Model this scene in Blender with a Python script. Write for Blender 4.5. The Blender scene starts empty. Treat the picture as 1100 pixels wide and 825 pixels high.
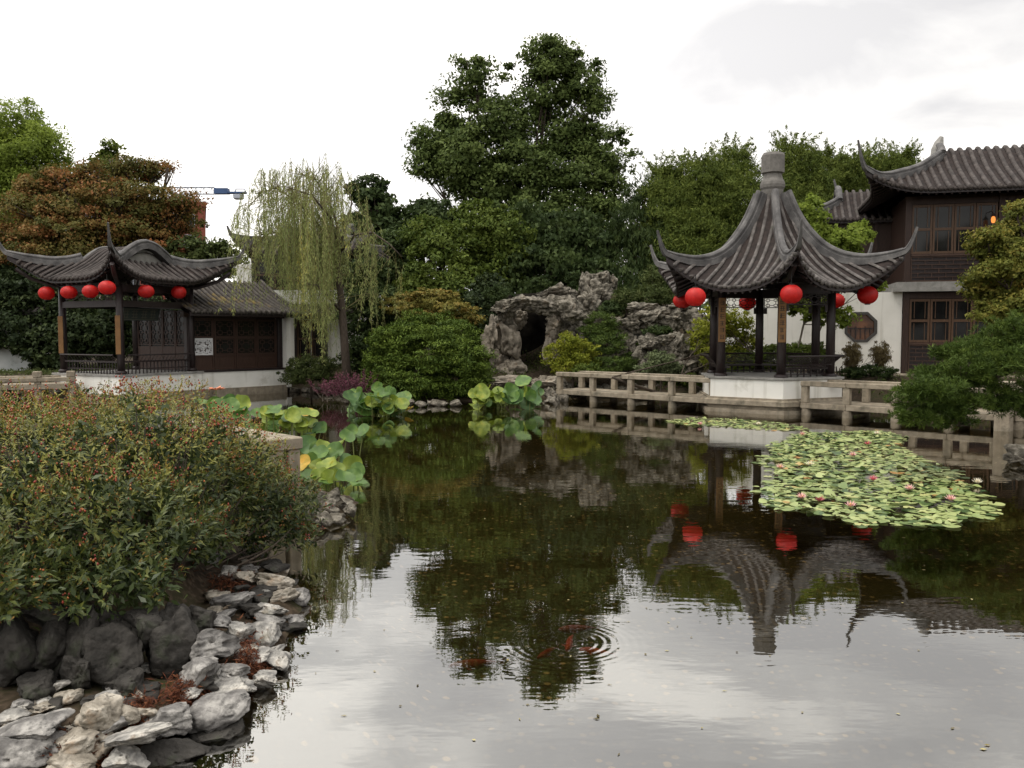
import bpy, math, random
import numpy as np
from mathutils import Vector, Matrix

SC = bpy.context.scene
COL = SC.collection
rng = np.random.default_rng(11)
random.seed(5)
R = math.radians

# ------------------------------------------------------------ camera
F, HC = 915.0, 2.2
PITCH = math.atan(54.5 / F)
cam_data = bpy.data.cameras.new('camera')
cam = bpy.data.objects.new('camera', cam_data)
COL.objects.link(cam)
cam.location = (0, 0, HC)
cam.rotation_euler = (math.pi / 2 - PITCH, 0, 0)
cam_data.sensor_width = 36.0
cam_data.lens = 36.0 * F / 1100.0
cam_data.clip_start = 0.05
cam_data.clip_end = 6000
SC.camera = cam
# ------------------------------------------------------------ light
SUN_EL, SUN_AZ = R(68), R(-115)          # azimuth from +Y towards +X
EXPOSURE = 0.1
sun_d = bpy.data.lights.new('sun', 'SUN')
sun_d.energy = 1.3
sun_d.angle = R(24)
sun_d.color = (1.0, 0.93, 0.82)
sun = bpy.data.objects.new('sun', sun_d)
COL.objects.link(sun)
sdir = Vector((math.sin(SUN_AZ) * math.cos(SUN_EL), math.cos(SUN_AZ) * math.cos(SUN_EL), math.sin(SUN_EL)))
sun.rotation_euler = sdir.to_track_quat('Z', 'Y').to_euler()
sun.location = (-20, 10, 40)

W = bpy.data.worlds.new('World')
SC.world = W
W.use_nodes = True
nt = W.node_tree
nt.nodes.clear()


def nn(t, kind, **kw):
    n = t.nodes.new(kind)
    for k, v in kw.items():
        setattr(n, k, v)
    return n


def math_node(t, op, a, b=None, clamp=False):
    m = nn(t, 'ShaderNodeMath', operation=op, use_clamp=clamp)
    for i, v in enumerate((a, b)):
        if v is None:
            continue
        if isinstance(v, (int, float)):
            m.inputs[i].default_value = v
        else:
            t.links.new(v, m.inputs[i])
    return m.outputs[0]


def ramp_node(t, fac, stops, interp='LINEAR'):
    r = nn(t, 'ShaderNodeValToRGB')
    r.color_ramp.interpolation = interp
    els = r.color_ramp.elements
    while len(els) < len(stops):
        els.new(0.5)
    for e, (p, c) in zip(els, stops):
        e.position = p
        e.color = (*c, 1) if len(c) == 3 else c
    if fac is not None:
        t.links.new(fac, r.inputs[0])
    return r.outputs[0]


def mix_col(t, fac, a, b, mode='MIX'):
    m = nn(t, 'ShaderNodeMix', data_type='RGBA', blend_type=mode)
    for sock, v in ((m.inputs[0], fac), (m.inputs[6], a), (m.inputs[7], b)):
        if isinstance(v, (int, float)):
            sock.default_value = v
        elif isinstance(v, tuple):
            sock.default_value = (*v, 1)
        else:
            t.links.new(v, sock)
    return m.outputs[2]


def map_range(t, v, a, b, c, d):
    m = nn(t, 'ShaderNodeMapRange')
    t.links.new(v, m.inputs[0])
    for i, x in enumerate((a, b, c, d)):
        m.inputs[i + 1].default_value = x
    return m.outputs[0]


def build_world():
    tc = nn(nt, 'ShaderNodeTexCoord')
    sep = nn(nt, 'ShaderNodeSeparateXYZ')
    nt.links.new(tc.outputs['Generated'], sep.inputs[0])
    x, y, z = sep.outputs
    zc = math_node(nt, 'MAXIMUM', z, 0.0)
    den = math_node(nt, 'ADD', zc, 0.22)
    cu = nn(nt, 'ShaderNodeCombineXYZ')
    nt.links.new(math_node(nt, 'DIVIDE', x, den), cu.inputs[0])
    nt.links.new(math_node(nt, 'DIVIDE', y, den), cu.inputs[1])
    cu.inputs[2].default_value = 3.7
    n1 = nn(nt, 'ShaderNodeTexNoise')
    n1.inputs['Scale'].default_value = 1.9
    n1.inputs['Detail'].default_value = 7
    n1.inputs['Roughness'].default_value = 0.52
    n1.inputs['Distortion'].default_value = 0.4
    nt.links.new(cu.outputs[0], n1.inputs['Vector'])
    cloud = ramp_node(nt, n1.outputs['Fac'], [(0.38, (8.5, 8.35, 8.35)), (0.50, (10.6, 10.35, 10.1)), (0.62, (16.5, 15.9, 15.0))])
    side = map_range(nt, x, -0.45, 0.45, 1.38, 0.96)
    mulv = nn(nt, 'ShaderNodeVectorMath', operation='SCALE')
    nt.links.new(cloud, mulv.inputs[0])
    hi = map_range(nt, z, 0.30, 0.50, 1.0, 0.92)
    zen = map_range(nt, z, 0.52, 0.85, 0.0, 0.75)
    up = math_node(nt, 'ADD', hi, zen)
    nt.links.new(math_node(nt, 'MULTIPLY', side, up), mulv.inputs[3])
    sky = nn(nt, 'ShaderNodeTexSky', sky_type='NISHITA')
    sky.sun_disc = False
    sky.sun_elevation = SUN_EL
    sky.sun_rotation = SUN_AZ
    sky.air_density = 1.2
    sky.dust_density = 3.0
    out = mix_col(nt, 0.94, sky.outputs[0], mulv.outputs[0])
    bg = nn(nt, 'ShaderNodeBackground')
    bg.inputs[1].default_value = 0.1
    nt.links.new(out, bg.inputs[0])
    wo = nn(nt, 'ShaderNodeOutputWorld')
    nt.links.new(bg.outputs[0], wo.inputs[0])


build_world()
SC.view_settings.view_transform = 'Standard'
SC.view_settings.look = 'None'
SC.view_settings.gamma = 1
SC.view_settings.use_curve_mapping = False
SC.view_settings.exposure = EXPOSURE
SC.render.engine = 'CYCLES'
SC.cycles.max_bounces = 8
SC.cycles.transparent_max_bounces = 12
SC.cycles.caustics_reflective = False
SC.cycles.caustics_refractive = False


# ------------------------------------------------------------ helpers
def PX(px, py, d):
    x, y = (px - 550) / F, (412.5 - py) / F
    c, s = math.cos(PITCH), math.sin(PITCH)
    dy, dz = c + y * s, -s + y * c
    k = d / dy
    return Vector((x * k, d, HC + dz * k))


def GX(px, py, z=0.0):
    x, y = (px - 550) / F, (412.5 - py) / F
    c, s = math.cos(PITCH), math.sin(PITCH)
    dy, dz = c + y * s, -s + y * c
    k = (z - HC) / dz
    return Vector((x * k, dy * k, z))


def _hash(ix, iy, iz, seed):
    h = (ix * 374761393 + iy * 668265263 + iz * 2147483647 + seed * 1274126177) & 0xFFFFFFFF
    h = ((h ^ (h >> 13)) * 1274126177) & 0xFFFFFFFF
    h = h ^ (h >> 16)
    return (h & 0xFFFFFF) / float(0xFFFFFF)


def vnoise(P, seed=0):
    P = np.asarray(P, float)
    i = np.floor(P).astype(np.int64)
    f = P - i
    u = f * f * (3 - 2 * f)
    out = 0
    for dx in (0, 1):
        for dy in (0, 1):
            for dz in (0, 1):
                w = (u[:, 0] if dx else 1 - u[:, 0]) * (u[:, 1] if dy else 1 - u[:, 1]) * (u[:, 2] if dz else 1 - u[:, 2])
                out = out + w * _hash(i[:, 0] + dx, i[:, 1] + dy, i[:, 2] + dz, seed)
    return out * 2 - 1


def fbm(P, seed=0, oct=4, gain=0.5):
    P = np.asarray(P, float)
    a, s, o = 1.0, 0, 0
    for k in range(oct):
        s = s + a * vnoise(P * (2.03 ** k) + 17.3 * k, seed + k)
        a *= gain
    return s


def curve(xs, ys):
    """smooth interpolation through a table (Catmull-Rom style Hermite)"""
    xs = np.asarray(xs, float)
    ys = np.asarray(ys, float)
    m = np.gradient(ys, xs)

    def f(x):
        x = np.clip(np.asarray(x, float), xs[0], xs[-1])
        k = np.clip(np.searchsorted(xs, x, side='right') - 1, 0, len(xs) - 2)
        h = xs[k + 1] - xs[k]
        t = (x - xs[k]) / h
        return ((2 * t**3 - 3 * t**2 + 1) * ys[k] + (t**3 - 2 * t**2 + t) * h * m[k]
                + (-2 * t**3 + 3 * t**2) * ys[k + 1] + (t**3 - t**2) * h * m[k + 1])
    return f


def tag(o, label=None, cat=None, group=None, kind=None):
    if label:
        o['label'] = label
    if cat:
        o['category'] = cat
    if group:
        o['group'] = group
    if kind:
        o['kind'] = kind
    return o


def thing(name, label, cat, loc=(0, 0, 0), rz=0.0, group=None):
    o = bpy.data.objects.new(name, None)
    o.empty_display_size = 0.2
    COL.objects.link(o)
    o.location = loc
    o.rotation_euler = (0, 0, rz)
    return tag(o, label, cat, group)


def link_mesh(name, me, mats, parent=None):
    for m in (mats if isinstance(mats, (list, tuple)) else [mats]):
        me.materials.append(m)
    o = bpy.data.objects.new(name, me)
    COL.objects.link(o)
    if parent is not None:
        o.parent = parent
    return o


class MB:
    """collects shapes for ONE mesh"""

    def __init__(s):
        s.v, s.f, s.m, s.n, s.mi = [], [], [], 0, 0
        s.T = None

    def add(s, verts, faces):
        V = np.asarray(verts, float).reshape(-1, 3)
        if s.T is not None:
            V = V @ np.array(s.T.to_3x3()).T + np.array(s.T.translation)
        b = s.n
        s.v.append(V)
        for f in faces:
            s.f.append([i + b for i in f])
            s.m.append(s.mi)
        s.n += len(V)

    def box(s, x0, x1, y0, y1, z0, z1):
        s.add([(x0, y0, z0), (x1, y0, z0), (x1, y1, z0), (x0, y1, z0), (x0, y0, z1), (x1, y0, z1), (x1, y1, z1), (x0, y1, z1)],
              [(3, 2, 1, 0), (4, 5, 6, 7), (0, 1, 5, 4), (1, 2, 6, 5), (2, 3, 7, 6), (3, 0, 4, 7)])

    def bbox(s, x0, x1, y0, y1, z0, z1, b=0.01):
        """box with chamfered edges"""
        b = min(b, (x1 - x0) * .4, (y1 - y0) * .4, (z1 - z0) * .4)
        rings = []
        for z, i in ((z0, b), (z0 + b, 0), (z1 - b, 0), (z1, b)):
            c = b if i == 0 else b
            X0, X1, Y0, Y1 = x0 + i, x1 - i, y0 + i, y1 - i
            rings.append([(X0 + c, Y0, z), (X1 - c, Y0, z), (X1, Y0 + c, z), (X1, Y1 - c, z), (X1 - c, Y1, z), (X0 + c, Y1, z), (X0, Y1 - c, z), (X0, Y0 + c, z)])
        s.rings(rings, caps=True)

    def rings(s, rings, caps=True, closed=True):
        n = len(rings[0])
        V = [p for r in rings for p in r]
        fs = []
        for k in range(len(rings) - 1):
            for i in range(n if closed else n - 1):
                j = (i + 1) % n
                fs.append((k * n + i, k * n + j, (k + 1) * n + j, (k + 1) * n + i))
        if caps:
            fs.append(tuple(range(n - 1, -1, -1)))
            fs.append(tuple((len(rings) - 1) * n + i for i in range(n)))
        s.add(V, fs)

    def tube(s, pts, rad, n=8, caps=True):
        pts = [Vector(p) for p in pts]
        if isinstance(rad, (int, float)):
            rad = [rad] * len(pts)
        rs = []
        up = None
        for i, p in enumerate(pts):
            a = pts[max(0, i - 1)]
            b = pts[min(len(pts) - 1, i + 1)]
            d = (b - a).normalized()
            if up is None:
                up = Vector((0, 0, 1)) if abs(d.z) < .9 else Vector((1, 0, 0))
            x = d.cross(up).normalized()
            up = x.cross(d).normalized()
            rs.append([tuple(p + x * (math.cos(2 * math.pi * k / n) * rad[i]) - up * (math.sin(2 * math.pi * k / n) * rad[i])) for k in range(n)])
        s.rings(rs, caps)

    def lathe(s, prof, n=16, c=(0, 0, 0), phase=0.0, caps=True):
        s.rings([[(c[0] + r * math.cos(phase + 2 * math.pi * k / n), c[1] + r * math.sin(phase + 2 * math.pi * k / n), c[2] + z) for k in range(n)] for r, z in prof], caps)

    def prism(s, poly, z0, z1):
        s.rings([[(x, y, z0) for x, y in poly], [(x, y, z1) for x, y in poly]])

    def sweep(s, pts, w, h, prof=None, caps=True):
        """moulded band standing on a path; up is as vertical as the path allows"""
        pts = [Vector(p) for p in pts]
        n = len(pts)
        if isinstance(w, (int, float)):
            w = [w] * n
        if isinstance(h, (int, float)):
            h = [h] * n
        prof = prof or [(-.5, -.25), (-.5, .38), (-.36, .43), (-.36, .62), (-.46, .66), (-.46, .78), (-.3, .95), (0, 1.03),
                        (.3, .95), (.46, .78), (.46, .66), (.36, .62), (.36, .43), (.5, .38), (.5, -.25)]
        rs = []
        for i, p in enumerate(pts):
            d = (pts[min(n - 1, i + 1)] - pts[max(0, i - 1)]).normalized()
            side = Vector((d.y, -d.x, 0))
            if side.length < 1e-4:
                side = Vector((1, 0, 0))
            side.normalize()
            up = side.cross(d).normalized()
            rs.append([tuple(p + side * (a * w[i]) + up * (b * h[i])) for a, b in prof])
        s.rings(rs, caps)

    def mesh(s, name, smooth=False):
        me = bpy.data.meshes.new(name)
        V = np.concatenate(s.v) if s.v else np.zeros((0, 3))
        me.from_pydata(V.tolist(), [], s.f)
        if any(s.m):
            me.polygons.foreach_set('material_index', s.m)
        if smooth:
            me.polygons.foreach_set('use_smooth', [True] * len(s.f))
        me.update()
        return me

    def build(s, name, mats, parent=None, smooth=False):
        me = s.mesh(name, smooth)
        o = link_mesh(name, me, mats, parent)
        if smooth == 'auto':
            pass
        return o


def quad_mesh(name, V, F4, mats, parent=None, tint=None, smooth=False):
    """fast numpy mesh from (n,3) vertices and (m,k) faces of one size"""
    me = bpy.data.meshes.new(name)
    m, k = F4.shape
    me.vertices.add(len(V))
    me.vertices.foreach_set('co', np.asarray(V, np.float32).ravel())
    me.loops.add(m * k)
    me.loops.foreach_set('vertex_index', F4.astype(np.int32).ravel())
    me.polygons.add(m)
    me.polygons.foreach_set('loop_start', (np.arange(m) * k).astype(np.int32))
    me.polygons.foreach_set('loop_total', np.full(m, k, np.int32))
    if smooth:
        me.polygons.foreach_set('use_smooth', np.ones(m, bool))
    me.update(calc_edges=True)
    if tint is not None:
        a = me.attributes.new('tint', 'FLOAT', 'FACE')
        a.data.foreach_set('value', np.asarray(tint, np.float32))
    return link_mesh(name, me, mats, parent)


# ------------------------------------------------------------ materials
MATS = {}


def new_mat(name):
    m = bpy.data.materials.new(name)
    m.use_nodes = True
    t = m.node_tree
    t.nodes.clear()
    out = nn(t, 'ShaderNodeOutputMaterial')
    return m, t, out


def surf(name, stops, scale=4.0, rough=0.7, bump=0.2, bscale=None, spec=0.3, detail=6, dirt=None, dist=0.02, stretch=None, metal=0.0, streak=None):
    """noise-mottled surface: stops colour the noise; dirt=(colour, scale, threshold) adds stains"""
    if name in MATS:
        return MATS[name]
    m, t, out = new_mat(name)
    tc = nn(t, 'ShaderNodeTexCoord')
    vec = tc.outputs['Object']
    if stretch:
        mp = nn(t, 'ShaderNodeMapping')
        mp.inputs['Scale'].default_value = stretch
        t.links.new(vec, mp.inputs[0])
        vec = mp.outputs[0]
    n1 = nn(t, 'ShaderNodeTexNoise')
    n1.inputs['Scale'].default_value = scale
    n1.inputs['Detail'].default_value = detail
    n1.inputs['Roughness'].default_value = 0.6
    t.links.new(vec, n1.inputs['Vector'])
    col = ramp_node(t, n1.outputs['Fac'], stops)
    if dirt:
        for dc, ds, th in (dirt if isinstance(dirt, list) else [dirt]):
            n2 = nn(t, 'ShaderNodeTexNoise')
            n2.inputs['Scale'].default_value = ds
            n2.inputs['Detail'].default_value = 7
            n2.inputs['Roughness'].default_value = 0.65
            t.links.new(tc.outputs['Object'], n2.inputs['Vector'])
            f = ramp_node(t, n2.outputs['Fac'], [(th, (0, 0, 0)), (min(th + .14, 1), (1, 1, 1))])
            col = mix_col(t, f, col, dc)
    if streak:                           # rain streaks running down
        mp2 = nn(t, 'ShaderNodeMapping')
        mp2.inputs['Scale'].default_value = (1, 1, .09)
        t.links.new(tc.outputs['Object'], mp2.inputs[0])
        n5 = nn(t, 'ShaderNodeTexNoise')
        n5.inputs['Scale'].default_value = streak[1]
        n5.inputs['Detail'].default_value = 6
        t.links.new(mp2.outputs[0], n5.inputs['Vector'])
        f5 = ramp_node(t, n5.outputs['Fac'], [(streak[2], (0, 0, 0)), (streak[2] + .22, (.75, .75, .75))])
        col = mix_col(t, f5, col, streak[0])
    p = nn(t, 'ShaderNodeBsdfPrincipled')
    t.links.new(col, p.inputs['Base Color'])
    p.inputs['Roughness'].default_value = rough
    p.inputs['Metallic'].default_value = metal
    p.inputs['Specular IOR Level'].default_value = spec
    if bump:
        n3 = nn(t, 'ShaderNodeTexNoise')
        n3.inputs['Scale'].default_value = bscale or scale * 4
        n3.inputs['Detail'].default_value = 6
        t.links.new(tc.outputs['Object'], n3.inputs['Vector'])
        b = nn(t, 'ShaderNodeBump')
        b.inputs['Strength'].default_value = bump
        b.inputs['Distance'].default_value = dist
        t.links.new(n3.outputs['Fac'], b.inputs['Height'])
        t.links.new(b.outputs[0], p.inputs['Normal'])
    t.links.new(p.outputs[0], out.inputs[0])
    MATS[name] = m
    return m


def leaf_mat(name, stops, rough=0.6, trans=0.3, spec=0.12):
    if name in MATS:
        return MATS[name]
    m, t, out = new_mat(name)
    at = nn(t, 'ShaderNodeAttribute', attribute_name='tint')
    stops = [(q, (c[0] * 1.20, c[1] * 1.20, c[2] * .92)) for q, c in stops]
    col = ramp_node(t, at.outputs['Fac'], stops)
    p = nn(t, 'ShaderNodeBsdfPrincipled')
    p.inputs['Roughness'].default_value = rough
    p.inputs['Specular IOR Level'].default_value = spec
    t.links.new(col, p.inputs['Base Color'])
    tr = nn(t, 'ShaderNodeBsdfTranslucent')
    t.links.new(col, tr.inputs['Color'])
    mx = nn(t, 'ShaderNodeMixShader')
    mx.inputs[0].default_value = trans
    t.links.new(p.outputs[0], mx.inputs[1])
    t.links.new(tr.outputs[0], mx.inputs[2])
    t.links.new(mx.outputs[0], out.inputs[0])
    MATS[name] = m
    return m


M_TILE = surf('roof_tile_grey', [(.3, (.045, .039, .036)), (.5, (.092, .082, .076)), (.7, (.165, .15, .14))], 5, .75, .35, 30,
              dirt=((.055, .052, .04), 3.0, .58))
M_TILEDARK = surf('roof_tile_dark', [(.3, (.022, .017, .015)), (.5, (.048, .039, .035)), (.7, (.092, .078, .07))], 5, .75, .35, 30,
                  dirt=((.04, .04, .03), 3.0, .6))
M_PAN = surf('roof_pan_brown', [(.35, (.011, .008, .007)), (.65, (.032, .022, .019))], 6, .85, .4, 22)
M_RIDGE = surf('ridge_grey', [(.3, (.045, .043, .043)), (.5, (.095, .091, .089)), (.7, (.165, .158, .152))], 3, .7, .3, 25, dirt=((.06, .06, .055), 4.0, .6))
M_DARKWOOD = surf('dark_lacquered_wood', [(.3, (.012, .008, .008)), (.7, (.028, .018, .017))], 6, .45, .15, 30, spec=.35, stretch=(6, 6, 1))
M_BROWNWOOD = surf('reddish_brown_wood', [(.3, (.026, .014, .010)), (.7, (.058, .030, .020))], 5, .5, .2, 30, stretch=(8, 8, 1))
M_PANELWOOD = surf('plum_brown_wood', [(.3, (.022, .012, .009)), (.7, (.050, .027, .019))], 5, .5, .2, 30, stretch=(8, 8, 1))
M_PLASTER = surf('white_plaster', [(.3, (.70, .685, .63)), (.7, (.80, .785, .73))], 1.4, .85, .12, 14, dirt=((.50, .48, .41), 1.1, .60), streak=((.42, .40, .33), 4.0, .56))
M_STONE = surf('granite_beige', [(.3, (.18, .15, .108)), (.5, (.27, .228, .168)), (.7, (.36, .31, .235))], 5, .8, .25, 40,
               dirt=[((.10, .088, .062), 1.9, .56)], streak=((.11, .10, .072), 5.0, .54))
M_STONEGREY = surf('granite_grey', [(.3, (.19, .185, .17)), (.7, (.30, .29, .27))], 5, .8, .25, 40, dirt=((.1, .1, .085), 1.4, .6), streak=((.12, .115, .10), 4.0, .55))
M_ROCK = surf('limestone_grey', [(.30, (.022, .019, .014)), (.45, (.094, .083, .063)), (.62, (.24, .217, .175))], 4.2, .8, .8, 9,
              dirt=[((.022, .02, .017), 6.0, .57), ((.22, .15, .095), 1.5, .60)], dist=.09, detail=12)
M_ROCKNEAR = surf('limestone_pale', [(.32, (.075, .072, .07)), (.48, (.25, .24, .22)), (.62, (.50, .475, .425))], 7.5, .7, .8, 30,
                  dirt=[((.024, .022, .02), 11.0, .56), ((.27, .185, .115), 3.0, .60), ((.085, .085, .05), 2.2, .60)], dist=.02, detail=12)
M_ROCKCREAM = surf('limestone_cream', [(.32, (.09, .078, .06)), (.48, (.26, .23, .185)), (.64, (.46, .42, .35))], 6.5, .7, .8, 30,
                   dirt=[((.03, .027, .023), 11.0, .575), ((.28, .18, .10), 3.0, .57)], dist=.02, detail=12)
M_ROCKBLUE = surf('limestone_bluegrey', [(.32, (.045, .042, .039)), (.48, (.155, .147, .138)), (.62, (.34, .325, .30))], 6.5, .7, .8, 30,
                  dirt=[((.42, .40, .37), 5.0, .60), ((.022, .021, .02), 10.0, .56)], dist=.02, detail=12)
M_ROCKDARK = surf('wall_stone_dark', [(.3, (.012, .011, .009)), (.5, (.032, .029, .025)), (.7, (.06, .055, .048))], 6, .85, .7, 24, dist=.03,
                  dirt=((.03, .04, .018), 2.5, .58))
M_BARK = surf('bark_brown', [(.3, (.035, .026, .019)), (.7, (.105, .082, .062))], 9, .9, .6, 30, stretch=(4, 4, .7))
M_BARKPALE = surf('bark_pale', [(.3, (.09, .075, .055)), (.7, (.19, .165, .13))], 7, .9, .5, 30, stretch=(4, 4, .7))
M_CAVE = surf('cave_painted_shade', [(.3, (.006, .005, .004)), (.7, (.018, .016, .013))], 4, .95, .5, 14, spec=.03)  # near-black colour stands in for the darkness inside the cave
M_SIGN = surf('plaque_ochre', [(.3, (.15, .075, .027)), (.7, (.225, .12, .045))], 3, .6, .1)
M_BLACK = surf('ink_black', [(.4, (.01, .01, .01)), (.6, (.016, .015, .014))], 3, .6, 0)
M_GLASS = surf('dark_window_glass', [(.4, (.008, .008, .008)), (.6, (.016, .016, .015))], 1.5, .12, .02, 3, spec=.22)
M_PAPER = surf('window_paper_pale', [(.4, (.55, .55, .55)), (.6, (.68, .68, .68))], 2, .8, 0)


def lantern_mat():
    m, t, out = new_mat('red_lantern_silk')
    tc = nn(t, 'ShaderNodeTexCoord')
    n = nn(t, 'ShaderNodeTexNoise')
    n.inputs['Scale'].default_value = 5
    t.links.new(tc.outputs['Object'], n.inputs['Vector'])
    col = ramp_node(t, n.outputs['Fac'], [(.3, (.56, .016, .014)), (.7, (.76, .032, .026))])
    p = nn(t, 'ShaderNodeBsdfPrincipled')
    p.inputs['Roughness'].default_value = .5
    t.links.new(col, p.inputs['Base Color'])
    tr = nn(t, 'ShaderNodeBsdfTranslucent')
    t.links.new(col, tr.inputs['Color'])
    mx = nn(t, 'ShaderNodeMixShader')
    mx.inputs[0].default_value = .45
    t.links.new(p.outputs[0], mx.inputs[1])
    t.links.new(tr.outputs[0], mx.inputs[2])
    t.links.new(mx.outputs[0], out.inputs[0])
    return m


M_RED = lantern_mat()
# ------------------------------------------------------------ ground, pond, water
POND = [(-2.12, 4.0), (-1.78, 4.6), (-1.52, 5.25), (-1.52, 5.9), (-1.62, 6.5), (-1.72, 7.2), (-2.2, 7.9), (-2.5, 8.8), (-2.35, 9.6), (-2.0, 10.2),
        (-1.95, 11.0), (-2.5, 11.6), (-4, 12.1), (-7, 14), (-12, 18), (-17, 22), (-16.5, 26), (-13.5, 28.2), (-10.8, 30.0), (-8.3, 32.2), (-7.0, 31.0),
        (-5.2, 29.6), (-4.3, 28.3), (-2.6, 27.4), (-0.9, 27.6), (0.2, 28.3), (1.6, 29.2), (4.0, 29.6), (7.5, 28.6), (10.8, 26.3), (13.5, 24.2),
        (15, 21), (12.6, 18.3), (10.6, 17.0), (9.5, 16.0), (9.4, 14.6), (10, 12.5), (9, 8), (6.5, 4), (4, 2.2), (0, 1.9), (-1.9, 2.3)]
BANK = [(-3.6, 5.25), (-2.85, 5.4), (-2.35, 5.75), (-2.42, 6.2), (-2.5, 6.9), (-2.85, 7.8), (-3.0, 9.0), (-2.75, 9.9), (-2.6, 10.6), (-4, 11.2), (-8, 12.6), (-14, 16), (-20, 15), (-14, 4.6), (-4.4, 5.0)]


def poly_sd(P, poly):
    """signed distance to polygon, negative inside"""
    P = np.asarray(P, float)
    poly = np.asarray(poly, float)
    d2 = np.full(len(P), 1e18)
    inside = np.zeros(len(P), bool)
    n = len(poly)
    for i in range(n):
        a, b = poly[i], poly[(i + 1) % n]
        e = b - a
        w = P - a
        t = np.clip((w @ e) / (e @ e), 0, 1)
        q = w - t[:, None] * e
        d2 = np.minimum(d2, (q * q).sum(1))
        c = ((a[1] > P[:, 1]) != (b[1] > P[:, 1]))
        with np.errstate(divide='ignore', invalid='ignore'):
            xi = a[0] + (P[:, 1] - a[1]) * e[0] / (e[1] if e[1] != 0 else 1e-9)
        inside ^= c & (P[:, 0] < xi)
    d = np.sqrt(d2)
    return np.where(inside, -d, d)


def sm(x, a, b):
    t = np.clip((x - a) / (b - a), 0, 1)
    return t * t * (3 - 2 * t)


def ground_h(P):
    P = np.asarray(P, float).reshape(-1, 2)
    d = poly_sd(P, POND)
    h = np.where(d < 0, -0.55 * sm(-d, 0, 1.1) - 0.03, -0.03 + 0.13 * sm(d, 0, .22) + .28 * sm(d, .4, 1.4) + .34 * sm(d, 1.0, 3.0))
    b = poly_sd(P, BANK)
    near = (P[:, 1] < 13) & (P[:, 0] < -1.3)
    hb = np.where(d < 0, h, 0.06 + 0.36 * sm(-b, -0.02, .3) + .03 * sm(d, 0, .2))
    hb = np.where(d < 0.15, np.minimum(hb, h), hb)
    h = np.where(near, hb, h)
    for cx, cy, r, a in ((3.2, 37.5, 2.4, 2.6), (6.0, 35.5, 3.2, 2.3), (-4.0, 36, 3, .8), (11, 40, 6, .8)):
        h = h + a * np.exp(-((P[:, 0] - cx) ** 2 + (P[:, 1] - cy) ** 2) / r ** 2)
    P3 = np.c_[P, np.zeros(len(P))]
    return h + 0.035 * fbm(P3 * .8, 3) * np.clip(np.abs(d), .3, 1) + .02 * fbm(P3 * 3, 9, 2)


def gh(x, y):
    return float(ground_h([(x, y)])[0])


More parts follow.
